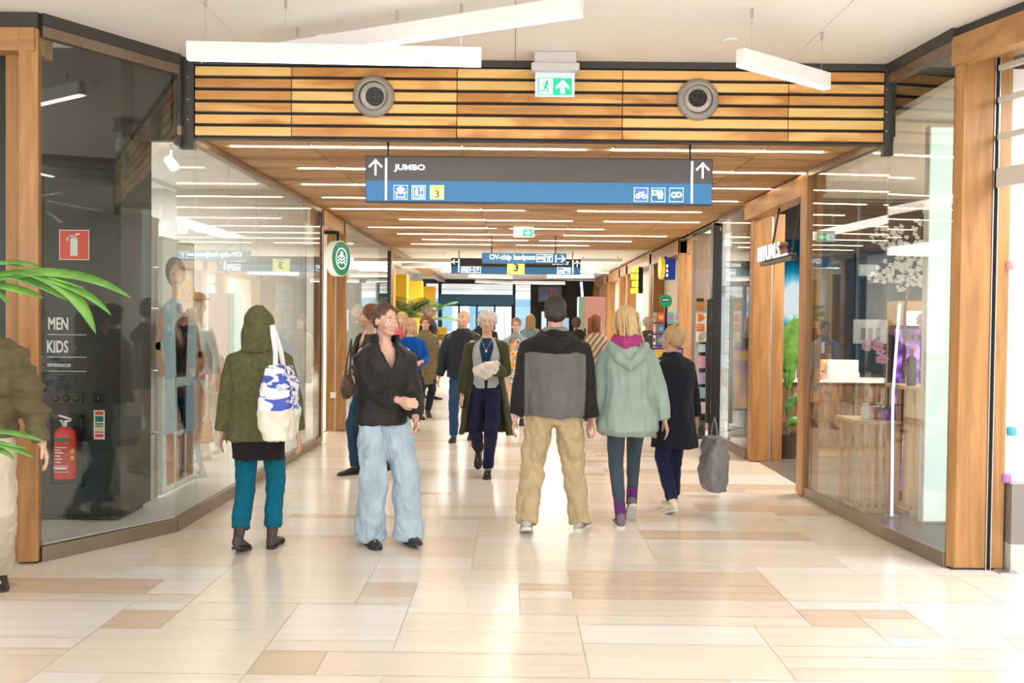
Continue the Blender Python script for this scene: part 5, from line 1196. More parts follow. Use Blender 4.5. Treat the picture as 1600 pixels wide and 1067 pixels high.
# cafe counter and pendants, dimly seen behind the glass
t = thing('cafe_counter', 'long wooden counter inside the cafe behind the glass', 'counter', (-5.2, 15.5, 0)); obj('counter_body', MB().box(-5.5, -4.9, 13.6, 17.6, .01, 1.02), M_beam_y, t, bevel=.01); obj('worktop', MB().box(-5.55, -4.85, 13.55, 17.65, 1.02, 1.06), M_white, t, bevel=.005)
for y in (13.9, 14.9, 15.9, 16.9):
    t = thing('pendant_lamp', 'white dome pendant lamp above the cafe counter', 'pendant lamp', (-5.2, y, 2.1), 0, 'pendant lamps above the cafe counter'); obj('cord', MB().tube([(-5.2, y, 2.3), (-5.2, y, 3.15)], .004, 6), M_black, t); obj('lamp_shade', MB().lathe((-5.2, y, 2.1), [(.16, 0), (.13, .09), (.05, .18), (.02, .2)], 24), M_white, t, smooth=True)

# ================================================================ COSMETICS SHOP, RIGHT
def teal_wall():
    m, tt, b = nt('teal_glow_print'); tc = tt.nodes.new('ShaderNodeTexCoord'); mp = tt.nodes.new('ShaderNodeMapping'); mp.inputs['Scale'].default_value = (3.5, 1, .9)
    n1 = tt.nodes.new('ShaderNodeTexNoise'); n1.inputs['Scale'].default_value = 1.6; n1.inputs['Detail'].default_value = 4; n1.inputs['Distortion'].default_value = .8
    gr = tt.nodes.new('ShaderNodeTexGradient'); gr.gradient_type = 'SPHERICAL'; mg = tt.nodes.new('ShaderNodeMapping'); mg.inputs['Location'].default_value = (-3.55 * 1.9, 0, -1.85 * 1.6); mg.inputs['Scale'].default_value = (1.9, 0, 1.6)
    ad = tt.nodes.new('ShaderNodeMath'); ad.operation = 'MULTIPLY_ADD'; ad.inputs[1].default_value = .55
    r = tt.nodes.new('ShaderNodeValToRGB'); e = r.color_ramp.elements; e[0].position = .25; e[0].color = (.0, .018, .035, 1); e[1].position = 1.0; e[1].color = (.9, 1, 1, 1)
    for pos, cc in ((.52, (.0, .06, .11, 1)), (.74, (.01, .26, .42, 1)), (.9, (.2, .65, .85, 1))): q = e.new(pos); q.color = cc
    L = tt.links.new; L(tc.outputs['Object'], mp.inputs[0]); L(mp.outputs[0], n1.inputs['Vector']); L(tc.outputs['Object'], mg.inputs[0]); L(mg.outputs[0], gr.inputs[0]); L(n1.outputs['Fac'], ad.inputs[0]); L(gr.outputs['Fac'], ad.inputs[2]); L(ad.outputs[0], r.inputs[0])
    L(r.outputs[0], b.inputs['Emission Color']); b.inputs['Emission Strength'].default_value = .85; b.inputs['Base Color'].default_value = (.0, .01, .02, 1); b.inputs['Roughness'].default_value = .9; b.inputs['Specular IOR Level'].default_value = .05
    return m
t = thing('light_wall', 'tall backlit teal picture wall glowing inside the cosmetics shop', 'light wall', (3.8, 12.2, 1))
obj('frame', MB().box(2.95, 5.2, 12.2, 12.3, 0, 3.1), M_matblack, t); obj('backlit_picture', MB().box(3.0, 5.1, 12.18, 12.2, .95, 2.62), teal_wall(), t)
t = thing('hanging_lettering', 'illuminated white shop name lettering hanging from the timber beam', 'sign', (2.5, 9.5, 2.2))
for s_, y0, ln, zz, hh in (('RITUALS', 10.0, .80, 2.19, .15), ('...', 9.17, .24, 2.19, .022)):
    M = plane_at((2.52, y0, zz), (0, -1, 0)); me = textfit('lettering', s_, M, ln, hh, mat('letter_lit', (1, 1, 1), emit=1.0, ecol=(.9, .97, 1)), t, .012, .0); 
    M = plane_at((2.60, y0, zz), (0, -1, 0)); textfit('letter_side', s_, M, ln, hh, mat('copper_side', (.45, .25, .17), .3, .6), t, .078, .022)
obj('carrier_bar', MB().box(2.54, 2.60, 8.88, 10.02, 2.15, 2.185), mat('bar_dark', (.05, .05, .055), .4), t)
for y in (9.0, 9.75): obj('hanging_rod', MB().tube([(2.57, y, 2.18), (2.66, y, 2.73)], .011, 8), M_black, t)
# counter with end-grain wood front
def mosaic():
    m, tt, b = nt('wood_mosaic'); tc = tt.nodes.new('ShaderNodeTexCoord'); br = tt.nodes.new('ShaderNodeTexBrick'); mp = tt.nodes.new('ShaderNodeMapping'); mp.inputs['Rotation'].default_value = (PI / 2, 0, 0); mp.inputs['Scale'].default_value = (1, 1, 1)
    sw = tt.nodes.new('ShaderNodeSeparateXYZ'); cb_ = tt.nodes.new('ShaderNodeCombineXYZ'); L = tt.links.new
    L(tc.outputs['Object'], sw.inputs[0]); L(sw.outputs['Z'], cb_.inputs['X']); L(sw.outputs['X'], cb_.inputs['Y']); L(cb_.outputs[0], br.inputs['Vector'])
    br.inputs['Scale'].default_value = 1; br.inputs['Brick Width'].default_value = .10; br.inputs['Row Height'].default_value = .03; br.inputs['Mortar Size'].default_value = .001; br.inputs['Color1'].default_value = (.10, .05, .03, 1); br.inputs['Color2'].default_value = (.32, .17, .10, 1); br.inputs['Mortar'].default_value = (.05, .03, .02, 1)
    L(br.outputs['Color'], b.inputs['Base Color']); b.inputs['Roughness'].default_value = .5; return m
t = thing('shop_counter', 'counter with patchwork dark wood front and white top in cosmetics shop', 'counter', (3.9, 11.5, 0))
obj('counter_body', MB().box(3.02, 4.8, 11.25, 11.9, .12, .87), mosaic(), t); obj('plinth', MB().box(3.05, 4.8, 11.28, 11.9, .012, .12), mat('yellow_lit_plinth', (.75, .50, .18), .35, .4), t); obj('worktop', MB().box(3.0, 4.85, 11.22, 11.95, .87, .90), M_white, t, bevel=.004)  # yellow light along the kick base is put into the plinth colour
rn = random.Random(8)
def bottle(mb, x, y, z, h, r, mi=0): mb.lathe((x, y, z), [(r * .9, 0), (r, .006), (r, h * .62), (r * .45, h * .72), (r * .4, h * .8), (r * .5, h * .8), (r * .5, h), (.001, h)], 14, mi)
BC = {'black': (.02, .02, .02), 'white': (.8, .8, .78), 'pink': (.75, .35, .42), 'red': (.6, .05, .06), 'turquoise': (.05, .45, .48), 'orange': (.8, .32, .05)}
for i, (x, y, h, r, cn) in enumerate(((3.12, 11.35, .12, .03, 'turquoise'), (3.19, 11.38, .11, .03, 'turquoise'), (3.28, 11.32, .16, .028, 'black'), (3.36, 11.32, .16, .028, 'black'), (3.44, 11.32, .16, .028, 'black'), (3.55, 11.33, .11, .035, 'pink'), (3.64, 11.34, .11, .035, 'pink'),
        (3.14, 11.62, .26, .04, 'red'), (3.24, 11.64, .24, .04, 'red'), (3.36, 11.62, .30, .045, 'white'), (3.47, 11.62, .36, .05, 'white'), (3.58, 11.62, .42, .05, 'white'), (3.70, 11.62, .30, .045, 'orange'), (3.80, 11.62, .30, .045, 'white'))):
    t = thing('bottle', '%s bottle in the %s row on the cosmetics counter' % (cn, 'front' if y < 11.5 else 'back'), 'bottle', (x, y, .90), 0, '%s bottles on the cosmetics counter' % cn); mb = MB(); mb.lathe((x, y, .90), [(r * .9, 0), (r, .006), (r, h * .62), (r * .4, h * .72), (r * .38, h * .78)], 16)
    obj('bottle_body', mb, mat('bottle_' + cn, BC[cn], .25), t, smooth=True); mb = MB(); mb.lathe((x, y, .90 + h * .78), [(r * .5, 0), (r * .5, h * .22), (.002, h * .22)], 12); obj('cap', mb, M_black if cn != 'black' else MATS['bottle_black'], t, smooth=True)
t = thing('step_riser', 'white stepped display riser at the back of the cosmetics counter', 'display riser', (3.5, 11.8, .9)); obj('riser_body', MB().box(3.05, 4.2, 11.74, 11.9, .90, 1.12), M_white, t); obj('riser_step', MB().box(3.05, 4.2, 11.70, 11.74, .90, .97), M_white, t)
# leaf builder
def blade(mb, path, wd, mi=0, fold=.25, up=(0, 0, 1), th=.0012, nseg=12):
    P = [Vector(p) for p in path]
    def bez(tt):
        Q = P[:]
        while len(Q) > 1: Q = [a_.lerp(b_, tt) for a_, b_ in zip(Q[:-1], Q[1:])]
        return Q[0]
    rg = []; U = Vector(up)
    for i in range(nseg + 1):
        tt = i / nseg; p = bez(tt); tn = (bez(min(1, tt + .02)) - bez(max(0, tt - .02))).normalized(); s_ = tn.cross(U); s_ = s_.normalized() if s_.length > 1e-5 else Vector((1, 0, 0)); nn = s_.cross(tn)
        w = wd * (math.sin(PI * min(1, tt * .93 + .07)) ** .75) * .5 + .0004; h = nn * w * fold
        rg.append([p - s_ * w + h, p - nn * th, p + s_ * w + h, p + s_ * w + h + nn * th, p + nn * th, p - s_ * w + h + nn * th])
    mb.loft(rg, True, mi)
def leafmat(name, c1, c2):
    m = mat(name, c1, .4); b = m.node_tree.nodes['Principled BSDF']; b.inputs['Subsurface Weight'].default_value = 0; b.inputs['Transmission Weight'].default_value = 0
    tt = m.node_tree; tc = tt.nodes.new('ShaderNodeTexCoord'); n = tt.nodes.new('ShaderNodeTexNoise'); n.inputs['Scale'].default_value = 14; r = tt.nodes.new('ShaderNodeValToRGB'); r.color_ramp.elements[0].color = (*c1, 1); r.color_ramp.elements[1].color = (*c2, 1); r.color_ramp.elements[0].position = .35; r.color_ramp.elements[1].position = .65
    tt.links.new(tc.outputs['Object'], n.inputs['Vector']); tt.links.new(n.outputs['Fac'], r.inputs[0]); tt.links.new(r.outputs[0], b.inputs['Base Color']); return m
M_leafb = leafmat('leaf_bright', (.06, .18, .02), (.12, .28, .035)); M_leafd = leafmat('leaf_dark', (.04, .15, .03), (.12, .30, .05))
t = thing('banana_plant', 'potted plant with broad bright green leaves in the cosmetics shop doorway', 'plant', (3.10, 10.98, .012)); bx, by = 3.15, 11.02
obj('pot', MB().lathe((bx, by, .012), [(.09, 0), (.12, .26), (.125, .28), (.11, .28), (.10, .24)], 24), mat('pot_brown', (.09, .055, .04), .6), t, smooth=True)
obj('stem', MB().tube([(bx, by, .25), (bx - .01, by, .7), (bx + .02, by, 1.1)], .012, 8), M_leafd, t)
for path, wd in ((((bx, by, 1.0), (bx + .0, by, 1.2), (bx - .06, by, 1.35), (bx + .09, by - .05, 1.66)), .34), (((bx, by, .8), (bx - .03, by, .95), (bx + .02, by, 1.05), (bx + .04, by, 1.2)), .14), (((bx, by, .6), (bx + .05, by, .7), (bx + .14, by, .76), (bx + .26, by, .78)), .09),
                 (((bx, by, .4), (bx + .05, by, .45), (bx + .1, by, .44), (bx + .16, by, .40)), .12), (((bx, by, .5), (bx - .03, by, .6), (bx + .02, by, .68), (bx + .05, by, .72)), .10)): g = MB(); blade(g, path, wd, up=(.1, -1, .1), fold=.15); obj('leaf', g, M_leafb if wd > .1 else M_leafd, t, smooth='all')
# display tables in the window
def slat_table(label, x0, x1, y0, y1, h):
    t = thing('display_table', label, 'table', ((x0 + x1) / 2, (y0 + y1) / 2, .012)); W_ = wood('pale_oak', (.60, .38, .19), (.78, .54, .30), 'Z', .5, 40, 1, 1, 4)
    obj('table_top', MB().box(x0 - .02, x1 + .02, y0 - .02, y1 + .02, h - .03, h), W_, t, bevel=.003); obj('foot_frame', MB().box(x0, x1, y0, y0 + .03, .012, .05).box(x0, x1, y1 - .03, y1, .012, .05).box(x0, x0 + .03, y0, y1, .012, .05).box(x1 - .03, x1, y0, y1, .012, .05), W_, t)
    n = 6
    for i in range(n):
        for yy in (y0, y1 - .025): x = x0 + (x1 - x0 - .03) * i / (n - 1); obj('slat', MB().box(x, x + .03, yy, yy + .025, .05, h - .03), W_, t)
slat_table('low oak slatted display table in the cosmetics window', 2.80, 3.14, 7.85, 8.25, .77); slat_table('tall oak slatted display table in the cosmetics window', 3.18, 3.52, 7.75, 8.15, 1.06)
tag(obj('gift_box', MB().box(3.00, 3.14, 8.0, 8.12, .77, .87), mat('gift_pink', (.78, .52, .48), .5), bevel=.004), 'pink gift box on the low oak table', 'box')
tag(obj('jar', MB().lathe((2.93, 8.0, .77), [(.04, 0), (.04, .09), (.03, .1), (.03, .13)], 20), M_white, smooth=True), 'white jar on the low oak table', 'jar')
for i, x in enumerate((3.24, 3.36)):
    t = thing('perfume_bottle', ('black perfume bottle on the tall oak table, nearer the passage', 'black perfume bottle on the tall oak table, further from the passage')[i], 'bottle', (x, 7.85, 1.06)); obj('bottle_body', MB().lathe((x, 7.85, 1.06), [(.038, 0), (.038, .22), (.015, .25)], 20), mat('perfume_dark', (.05, .03, .06), .15), t, smooth=True); obj('cap', MB().lathe((x, 7.85, 1.31), [(.018, 0), (.018, .05)], 14), M_black, t)
    for q in range(5): a_ = q * 1.25; obj('reed_stick', MB().tube([(x, 7.85, 1.2), (x + .05 * math.cos(a_), 7.85 + .05 * math.sin(a_), 1.52)], .003, 5), M_beam_x, t)
def orchid(label, x, y, z, lean, n=9, h=.75, seed=1):
    t = thing('orchid', label, 'orchid', (x, y, z)); rn = random.Random(seed); obj('pot', MB().lathe((x, y, z), [(.04, 0), (.055, .09), (.05, .09)], 20), mat('pot_purple', (.25, .06, .35), .3), t, smooth=True)
    pts = [Vector((x, y, z + .08)), Vector((x, y, z + h * .6)), Vector((x - lean * .3, y, z + h)), Vector((x - lean, y, z + h * .85))]
    def bz(u):
        Q = pts[:]
        while len(Q) > 1: Q = [a_.lerp(b_, u) for a_, b_ in zip(Q[:-1], Q[1:])]
        return Q[0]
    obj('stem', MB().tube([bz(i / 14) for i in range(15)], .004, 6), M_leafd, t)
    for k_ in range(3): g = MB(); a_ = k_ * 2.1; blade(g, [(x, y, z + .08), (x + .08 * math.cos(a_), y + .08 * math.sin(a_), z + .15), (x + .18 * math.cos(a_), y + .18 * math.sin(a_), z + .10)], .06); obj('leaf', g, M_leafd, t, smooth='all')
    for k_ in range(n):
        c = bz(.45 + .55 * k_ / (n - 1)) + Vector((rn.uniform(-.03, .03), -.01, rn.uniform(-.03, .02))); g = MB()
        for q in range(5): a_ = q * 2 * PI / 5 + rn.random() * .3; g.ell(c + Vector((.022 * math.cos(a_), -.004, .022 * math.sin(a_))), (.019, .005, .019), 8, 5)
        g.ell(c + Vector((0, -.01, 0)), (.007, .007, .007), 6, 4, 1); obj('blossom', g, [mat('petal_mauve', (.62, .33, .48), .6), mat('petal_heart', (.45, .05, .2), .5)], t, smooth='all')
orchid('mauve orchid arching from a purple pot on the low oak table', 3.06, 7.92, .77, .17, 10, .72, 1)
orchid('mauve orchid standing behind the tall oak table', 3.47, 8.09, 1.06, .06, 10, .62, 2)
# purple lit column, white panel with added glow, hanging notice, product shelf
m, tt, b_ = nt('purple_print'); tc = tt.nodes.new('ShaderNodeTexCoord'); n_ = tt.nodes.new('ShaderNodeTexNoise'); n_.inputs['Scale'].default_value = 5; n_.inputs['Distortion'].default_value = 1.5; r = tt.nodes.new('ShaderNodeValToRGB'); e = r.color_ramp.elements; e[0].position = .35; e[0].color = (.04, .01, .10, 1); e[1].position = .7; e[1].color = (.85, .35, .95, 1); q = e.new(.52); q.color = (.25, .08, .6, 1)
tt.links.new(tc.outputs['Object'], n_.inputs['Vector']); tt.links.new(n_.outputs['Fac'], r.inputs[0]); tt.links.new(r.outputs[0], b_.inputs['Emission Color']); tt.links.new(r.outputs[0], b_.inputs['Base Color']); b_.inputs['Emission Strength'].default_value = .9
t = thing('light_column', 'tall purple backlit display column between the oak tables and white panel', 'display column', (3.5, 8.3, 0)); obj('column_frame', MB().box(3.30, 3.56, 8.42, 8.5, .012, 1.55), M_matblack, t); obj('backlit_print', MB().box(3.32, 3.54, 8.405, 8.42, .1, 1.52), m, t)
c = at(1397, 620, 7.66); t = thing('light_tube', 'slim violet light tube standing between the two oak tables', 'light tube', (c.x, 7.66, .012)); obj('tube', MB().tube([(c.x, 7.66, .03), (c.x - .01, 7.66, 1.0), (c.x + .03, 7.66, 1.72)], .011, 8), mat('tube_violet', (.7, .6, 1), emit=4, ecol=(.6, .5, 1)), t); obj('foot', MB().lathe((c.x, 7.66, .012), [(.06, 0), (.06, .02)], 20), M_steel, t)
M = plane_at((3.43, 8.40, .5), (0, 0, 1), (-1, 0, 0)); textfit('lettering', 'RITUALS', M, .45, .05, M_letter, t, .003)
t = thing('window_panel', 'tall white panel with added glow standing behind the corner glass', 'panel', (3.5, 7.2, 0)); obj('panel_body', MB().box(3.19, 3.95, 7.47, 7.55, .012, 3.1), M_white, t); obj('glow_face', MB().box(3.20, 3.94, 7.455, 7.47, .03, 3.08), mat('panel_glow', (.85, .95, .93), .5, emit=.8, ecol=(.85, 1, .97)), t)  # emission added so the panel face reads white; no lamp
c = at(1360, 518, 7.98); t = thing('hanging_notice', 'white notice card with jar pictures hanging in the cosmetics window', 'notice', (c.x, 7.98, c.z)); obj('card', MB().box(c.x - .14, c.x + .14, 7.98, 7.99, c.z - .10, c.z + .10), M_paper, t)
g = MB(); 
for x in (-.06, .0, .06): g.box(c.x + x - .018, c.x + x + .018, 7.976, 7.98, c.z - .07, c.z + .03)
obj('printed_jars', g, mat('print_grey', (.35, .38, .36), .6), t)
for x in (-.12, .12): obj('thread', MB().tube([(c.x + x, 7.985, c.z + .1), (c.x + x, 7.985, 3.15)], .0012, 4), M_steel, t)
t = thing('product_shelf', 'lit product shelf at the back of the cosmetics shop', 'shelf', (4.6, 9.9, 0)); obj('shelf_case', MB().box(3.9, 5.2, 9.8, 10.1, .012, .95).box(3.9, 3.95, 9.8, 10.1, .95, 1.7).box(5.15, 5.2, 9.8, 10.1, .95, 1.7).box(3.9, 5.2, 9.8, 10.1, 1.7, 1.8), M_beam_x, t); obj('light_back', MB().box(3.95, 5.15, 10.06, 10.09, .95, 1.7), mat('shelf_light', (1, 1, 1), emit=1.6, ecol=(1, .98, .9)), t)
for i in range(10):
    cn = ['orange', 'turquoise', 'orange', 'turquoise', 'white'][i % 5]; mb = MB(); bottle(mb, 4.02 + i * .115, 9.92, .953, .24, .04); tag(obj('bottle', mb, mat('bottle_' + cn, BC[cn], .25), smooth=True), '%s bottle on the lit product shelf' % cn, 'bottle', '%s bottles on the lit product shelf' % cn)
# notice on the timber post
c = at(1268, 543, 8.6); t = thing('door_sensor', 'small white card reader on the timber post of the cosmetics shop', 'card reader', (c.x, 8.6, c.z)); obj('reader_box', MB().box(2.745, 2.77, 8.60, 8.63, c.z - .05, c.z + .05), M_paper, t)
# corner shop seen at the edge
t = thing('display_plinth', 'white display case with grey base in the corner shop', 'display case', (3.6, 6.0, 0)); Yd = 6.02
obj('base', MB().box(3.13, 4.4, Yd, 6.19, .18, .56), mat('plinth_grey', (.24, .22, .20), .5), t); obj('plinth', MB().box(3.13, 4.4, Yd, 6.19, 0, .18), mat('plinth_white', (.55, .55, .52), .5), t); obj('lit_back', MB().box(3.13, 4.4, 6.15, 6.19, .56, 2.35), mat('display_light', (.95, 1, 1), emit=.9, ecol=(.92, .98, 1)), t)
for z in (.85, 1.20, 1.55, 1.9): obj('glass_shelf', MB().box(3.13, 4.4, Yd, 6.15, z, z + .008), M_clear, t)
for i, (px, py, cc) in enumerate(((1580, 436, (.75, .35, .33)), (1582, 658, (.10, .45, .60)), (1590, 710, (.7, .6, .7)), (1574, 728, (.45, .2, .5)))):
    c = at(px, py, Yd + .05); z = min([.562, .860, 1.210, 1.560, 1.910], key=lambda v: abs(v - c.z)); tag(obj('cosmetic_jar', MB().lathe((c.x, Yd + .06, z), [(.025, 0), (.03, .01), (.03, .05), (.02, .06)], 16), mat('jar_%d' % i, cc, .3), smooth=True), '%s jar in the white display case' % ('coral', 'blue', 'pale', 'violet')[i], 'jar')
t = thing('roller_shutter', 'glass roller shutter with pale crossbars above the corner shop opening', 'shutter', (3.1, 6.0, 2.4)); g = MB(); d = Vector((.30, -1.0)).normalized(); s0 = Vector((3.02, 6.06)); s1 = s0 + d * 2.5
for i, z in enumerate((2.42, 2.72, 2.95, 3.15)): g = MB(); g.bar(s0, s1, .03, z, z + (.12 if i == 0 else .035)); obj('crossbar', g, mat('shutter_bar', (.60, .56, .50), .4), t, bevel=.004)
obj('shutter_glass', MB().bar(s0, s1, .008, 2.5, 3.24), M_clear, t)

# ================================================================ CARD SHOP AND BEYOND, RIGHT
b = MB(); b.box(2.57, 2.69, 12.56, 12.72, 0, 2.86); b.box(2.60, 2.66, 12.56, 15.2, 2.83, 2.86); struct('trim_30', b, M_black)
t = thing('glass_door', 'open glass shop door with black frame and long black handle', 'door', (2.4, 12.6, 0)); zt = 2.25
obj('door_glass', MB().box(2.26, 2.56, 12.60, 12.612, .05, zt), M_clear, t)
c0, c1 = at(1107, 468, 12.5), at(1107, 660, 12.5); hx = c0.x
g = MB(); g.tube([(hx, 12.45, c1.z), (hx, 12.45, c0.z)], .028, 12); 
for z in (c1.z + .08, c0.z - .08, 1.35): g.tube([(hx, 12.45, z), (hx + .05, 12.6, z)], .015, 8)
g.tube([(hx + .06, 12.45, c1.z + .02), (hx + .06, 12.45, c0.z - .02)], .012, 8); g.tube([(hx, 12.45, c0.z), (hx + .06, 12.45, c0.z - .02)], .02, 8); obj('handle', g, M_black, t, smooth=True)
def sticker(name, label, x0, x1, yt, yb, m, Y=12.59): a, b = at(x0, yb, Y), at(x1, yt, Y); o = MB().box(a.x, b.x, Y - .004, Y, a.z, b.z); s_ = thing(name, label, 'sticker', (a.x, Y, a.z)); obj('sheet', o, m, s_); return s_, plane_at((a.x, Y - .006, a.z), (1, 0, 0)), b.x - a.x, b.z - a.z
M_or = mat('postal_orange', (.85, .22, .02), .5)
s_, M, w, h = sticker('door_sticker', 'orange sticker topmost on the glass card shop door', 1087, 1101, 465, 486, mat('kraft_orange', (.55, .25, .06), .6)); g = MB(); rect_on(g, M, w * .1, h * .7, w * .9, h * .95); obj('black_print', g, M_black, s_)
s_, M, w, h = sticker('door_sticker', 'white and orange parcel point poster on the glass card shop door', 1087, 1104, 489, 534, M_paper); g = MB(); poly_on(g, M, [(w * .15, h * .98), (w * .15, h * .68), (w * .6, h * .72), (w * .88, h * .83), (w * .6, h * .94)]); obj('orange_arrow', g, M_or, s_); g = MB(); rect_on(g, M, w * .04, h * .36, w * .82, h * .62); obj('orange_panel', g, M_or, s_)
textfit('lettering', 'Pakket\npunt', T(M, w * .1, h * .42, .003), w * .6, h * .16, M_paper, s_, .002); g = MB()
for r_ in (.12, .22, .32): line_on(g, T(M, 0, 0, .003), circ(w * .95, h * .1, w * r_ * 2, 14, PI * .5, PI * 1.1), w * .06)
obj('signal_arcs', g, M_or, s_)
a, b = at(1090, 655, 12.93), at(1103, 534, 12.93); t = thing('card_rack', 'tall narrow black rack of greeting cards inside the card shop door', 'card rack', (a.x, 12.93, 0)); obj('rack_back', MB().box(a.x, b.x, 12.9, 12.92, .02, b.z).box(a.x - .05, b.x + .05, 12.85, 13.0, 0, .03), M_black, t)
for i, (yt, yb, cc) in enumerate(((538, 550, (.6, .8, .75)), (556, 575, (.8, .35, .5)), (582, 600, (.5, .35, .7)), (605, 622, (.3, .55, .5)), (628, 646, (.75, .6, .65)))):
    sticker('greeting_card', '%s greeting card in a column inside the card shop door' % ('mint', 'pink', 'violet', 'green', 'rose')[i], 1091, 1102, yt, yb, mat('card_col_%d' % i, cc, .6), 12.9)
b = MB(); b.box(2.55, 2.70, 14.2, 14.5, 0, 2.9); 
t = thing('shop_pillar', 'grey-brown panelled pillar just inside the card shop', 'pillar', (2.75, 14.2, 0)); obj('pillar_body', MB().box(2.60, 2.86, 13.9, 14.2, 0, 2.85), wood('grey_oak', (.24, .17, .12), (.34, .25, .18), 'Z', .5, 40, 1, 1, 6), t)
# postcard spinner
c = at(1040, 560, 14.0); sx, sy = c.x, 14.0
t = thing('postcard_stand', 'black revolving stand full of colourful postcards under a green disc', 'postcard stand', (sx, sy, 0)); obj('pole', MB().tube([(sx, sy, 0), (sx, sy, 1.78)], .02, 10).lathe((sx, sy, 0), [(.22, 0), (.22, .03), (.03, .05)], 24), M_black, t)
rn = random.Random(4); CP = [(.75, .25, .4), (.1, .35, .25), (.7, .1, .06), (.1, .15, .45), (.8, .75, .7), (.35, .12, .4), (.75, .45, .08), (.15, .5, .45), (.03, .03, .03)]
for r_ in range(6):
    zz = 1.70 - r_ * .165
    g = MB(); g.lathe((sx, sy, zz - .155), [(.17, 0), (.17, .012)], 8); obj('wire_tier', g, M_black, t)
    for q in range(8):
        a_ = q * PI / 4 + .2; ci = rn.randrange(9); R_ = Matrix.Rotation(a_ + PI / 2, 3, 'Z'); cc = Vector((sx + .175 * math.cos(a_), sy + .175 * math.sin(a_), zz - .07))
        g = MB(); g.obox(cc, (.105, .006, .14), R_, 0); g.obox(cc + Vector((math.cos(a_), math.sin(a_), 0)) * .004, (.07, .003, .06), R_, 1); obj('postcard', g, [mat('card_%d' % ci, CP[ci], .5), mat('card_%d' % ((ci + 4) % 9), CP[(ci + 4) % 9], .5)], t)
c = at(1040, 470, sy); obj('green_disc', MB().disc((c.x, sy, c.z), (0, -1, 0), .095, .012, 32), mat('disc_green', (.0, .28, .12), .5), t); M = plane_at((c.x - .06, sy - .015, c.z - .01), (1, 0, 0)); g = MB(); rect_on(g, M, 0, 0, .12, .05); obj('black_plate', g, M_black, t); g = MB(); [rect_on(g, M, .012 + .02 * i, .014, .026 + .02 * i, .036, .004) for i in range(5)]; obj('white_print', g, M_paper, t)
# trading card board
t = thing('advertising_board', 'blue framed advertising board in front of the card shop', 'advertising board', (2.3, 13.2, 0)); a, b = at(1019, 640, 13.3), at(1068, 543, 13.3)
obj('frame', MB().box(a.x, b.x, 13.3, 13.34, a.z, b.z), mat('board_blue', (.02, .05, .32), .4), t, bevel=.006); m, tt, bb = nt('board_print'); tc = tt.nodes.new('ShaderNodeTexCoord'); n_ = tt.nodes.new('ShaderNodeTexNoise'); n_.inputs['Scale'].default_value = 4; r = tt.nodes.new('ShaderNodeValToRGB'); e = r.color_ramp.elements; e[0].position = .4; e[0].color = (.35, .16, .38, 1); e[1].position = .6; e[1].color = (.75, .42, .10, 1); tt.links.new(tc.outputs['Object'], n_.inputs['Vector']); tt.links.new(n_.outputs['Fac'], r.inputs[0]); tt.links.new(r.outputs[0], bb.inputs['Base Color'])
obj('print', MB().box(a.x + .025, b.x - .025, 13.294, 13.3, a.z + .03, b.z - .03), m, t); textfit('lettering', 'POKéMON', plane_at((a.x + .04, 13.290, b.z - .17), (1, 0, 0)), b.x - a.x - .08, .11, mat('letter_yellow', (.9, .65, .02), .4), t, .004, .03)
obj('stand_foot', MB().box((a.x + b.x) / 2 - .02, (a.x + b.x) / 2 + .02, 13.3, 13.34, .06, a.z).lathe(((a.x + b.x) / 2, 13.32, 0), [(.24, 0), (.24, .03), (.1, .08)], 24), M_grey, t)
# shop signs along the far fronts
t = thing('blade_sign', 'blue and yellow illuminated blade sign on the timber portal', 'sign', (2.5, 16.6, 2.3)); a, b = at(1031, 437, 16.6), at(1055, 401, 16.6)
obj('blue_box', MB().box(a.x + .06, b.x, 16.55, 16.75, a.z, b.z), mat('sign_deep_blue', (.01, .04, .30), .4, emit=.4, ecol=(.01, .06, .4)), t, bevel=.01); obj('yellow_edge', MB().lathe((a.x, 16.65, (a.z + b.z) / 2), [(.19, 0), (.19, .07)], 28, 0, (1, 0, 0)), mat('sign_yellow', (.9, .6, .02), .4, emit=.5, ecol=(1, .7, .02)), t)
g = MB(); [g.box(a.x + .10, a.x + .13, 16.54, 16.55, z, z + .05) for z in (a.z + .05, a.z + .13, a.z + .21)]; obj('lit_marks', g, M_signwhite, t); obj('bracket', MB().box(b.x, 2.62, 16.62, 16.66, b.z - .1, b.z - .05), M_steel, t)
t = thing('neon_sign', 'bright yellow neon style sign on black backing by the portals', 'sign', (2.4, 19.9, 2.2)); a, b = at(986, 458, 19.9), at(999, 417, 19.9); M_ny = mat('neon_yellow', (.7, .8, .02), .4, emit=1.5, ecol=(.75, .95, .03))
for i, (u, v) in enumerate(((0, .2), (.25, .48), (.53, .75), (.8, 1))): z0 = a.z + (b.z - a.z) * u; z1 = a.z + (b.z - a.z) * v; obj('lit_block', MB().box(a.x + .03 * (i % 2), b.x - .02, 19.88, 20.0, z0, z1 - .01), M_ny, t)
obj('backing', MB().box(b.x - .02, b.x + .08, 19.9, 20.02, a.z, b.z), M_black, t); obj('bracket', MB().box(b.x + .07, 2.63, 19.94, 19.98, b.z - .1, b.z - .05), M_black, t)
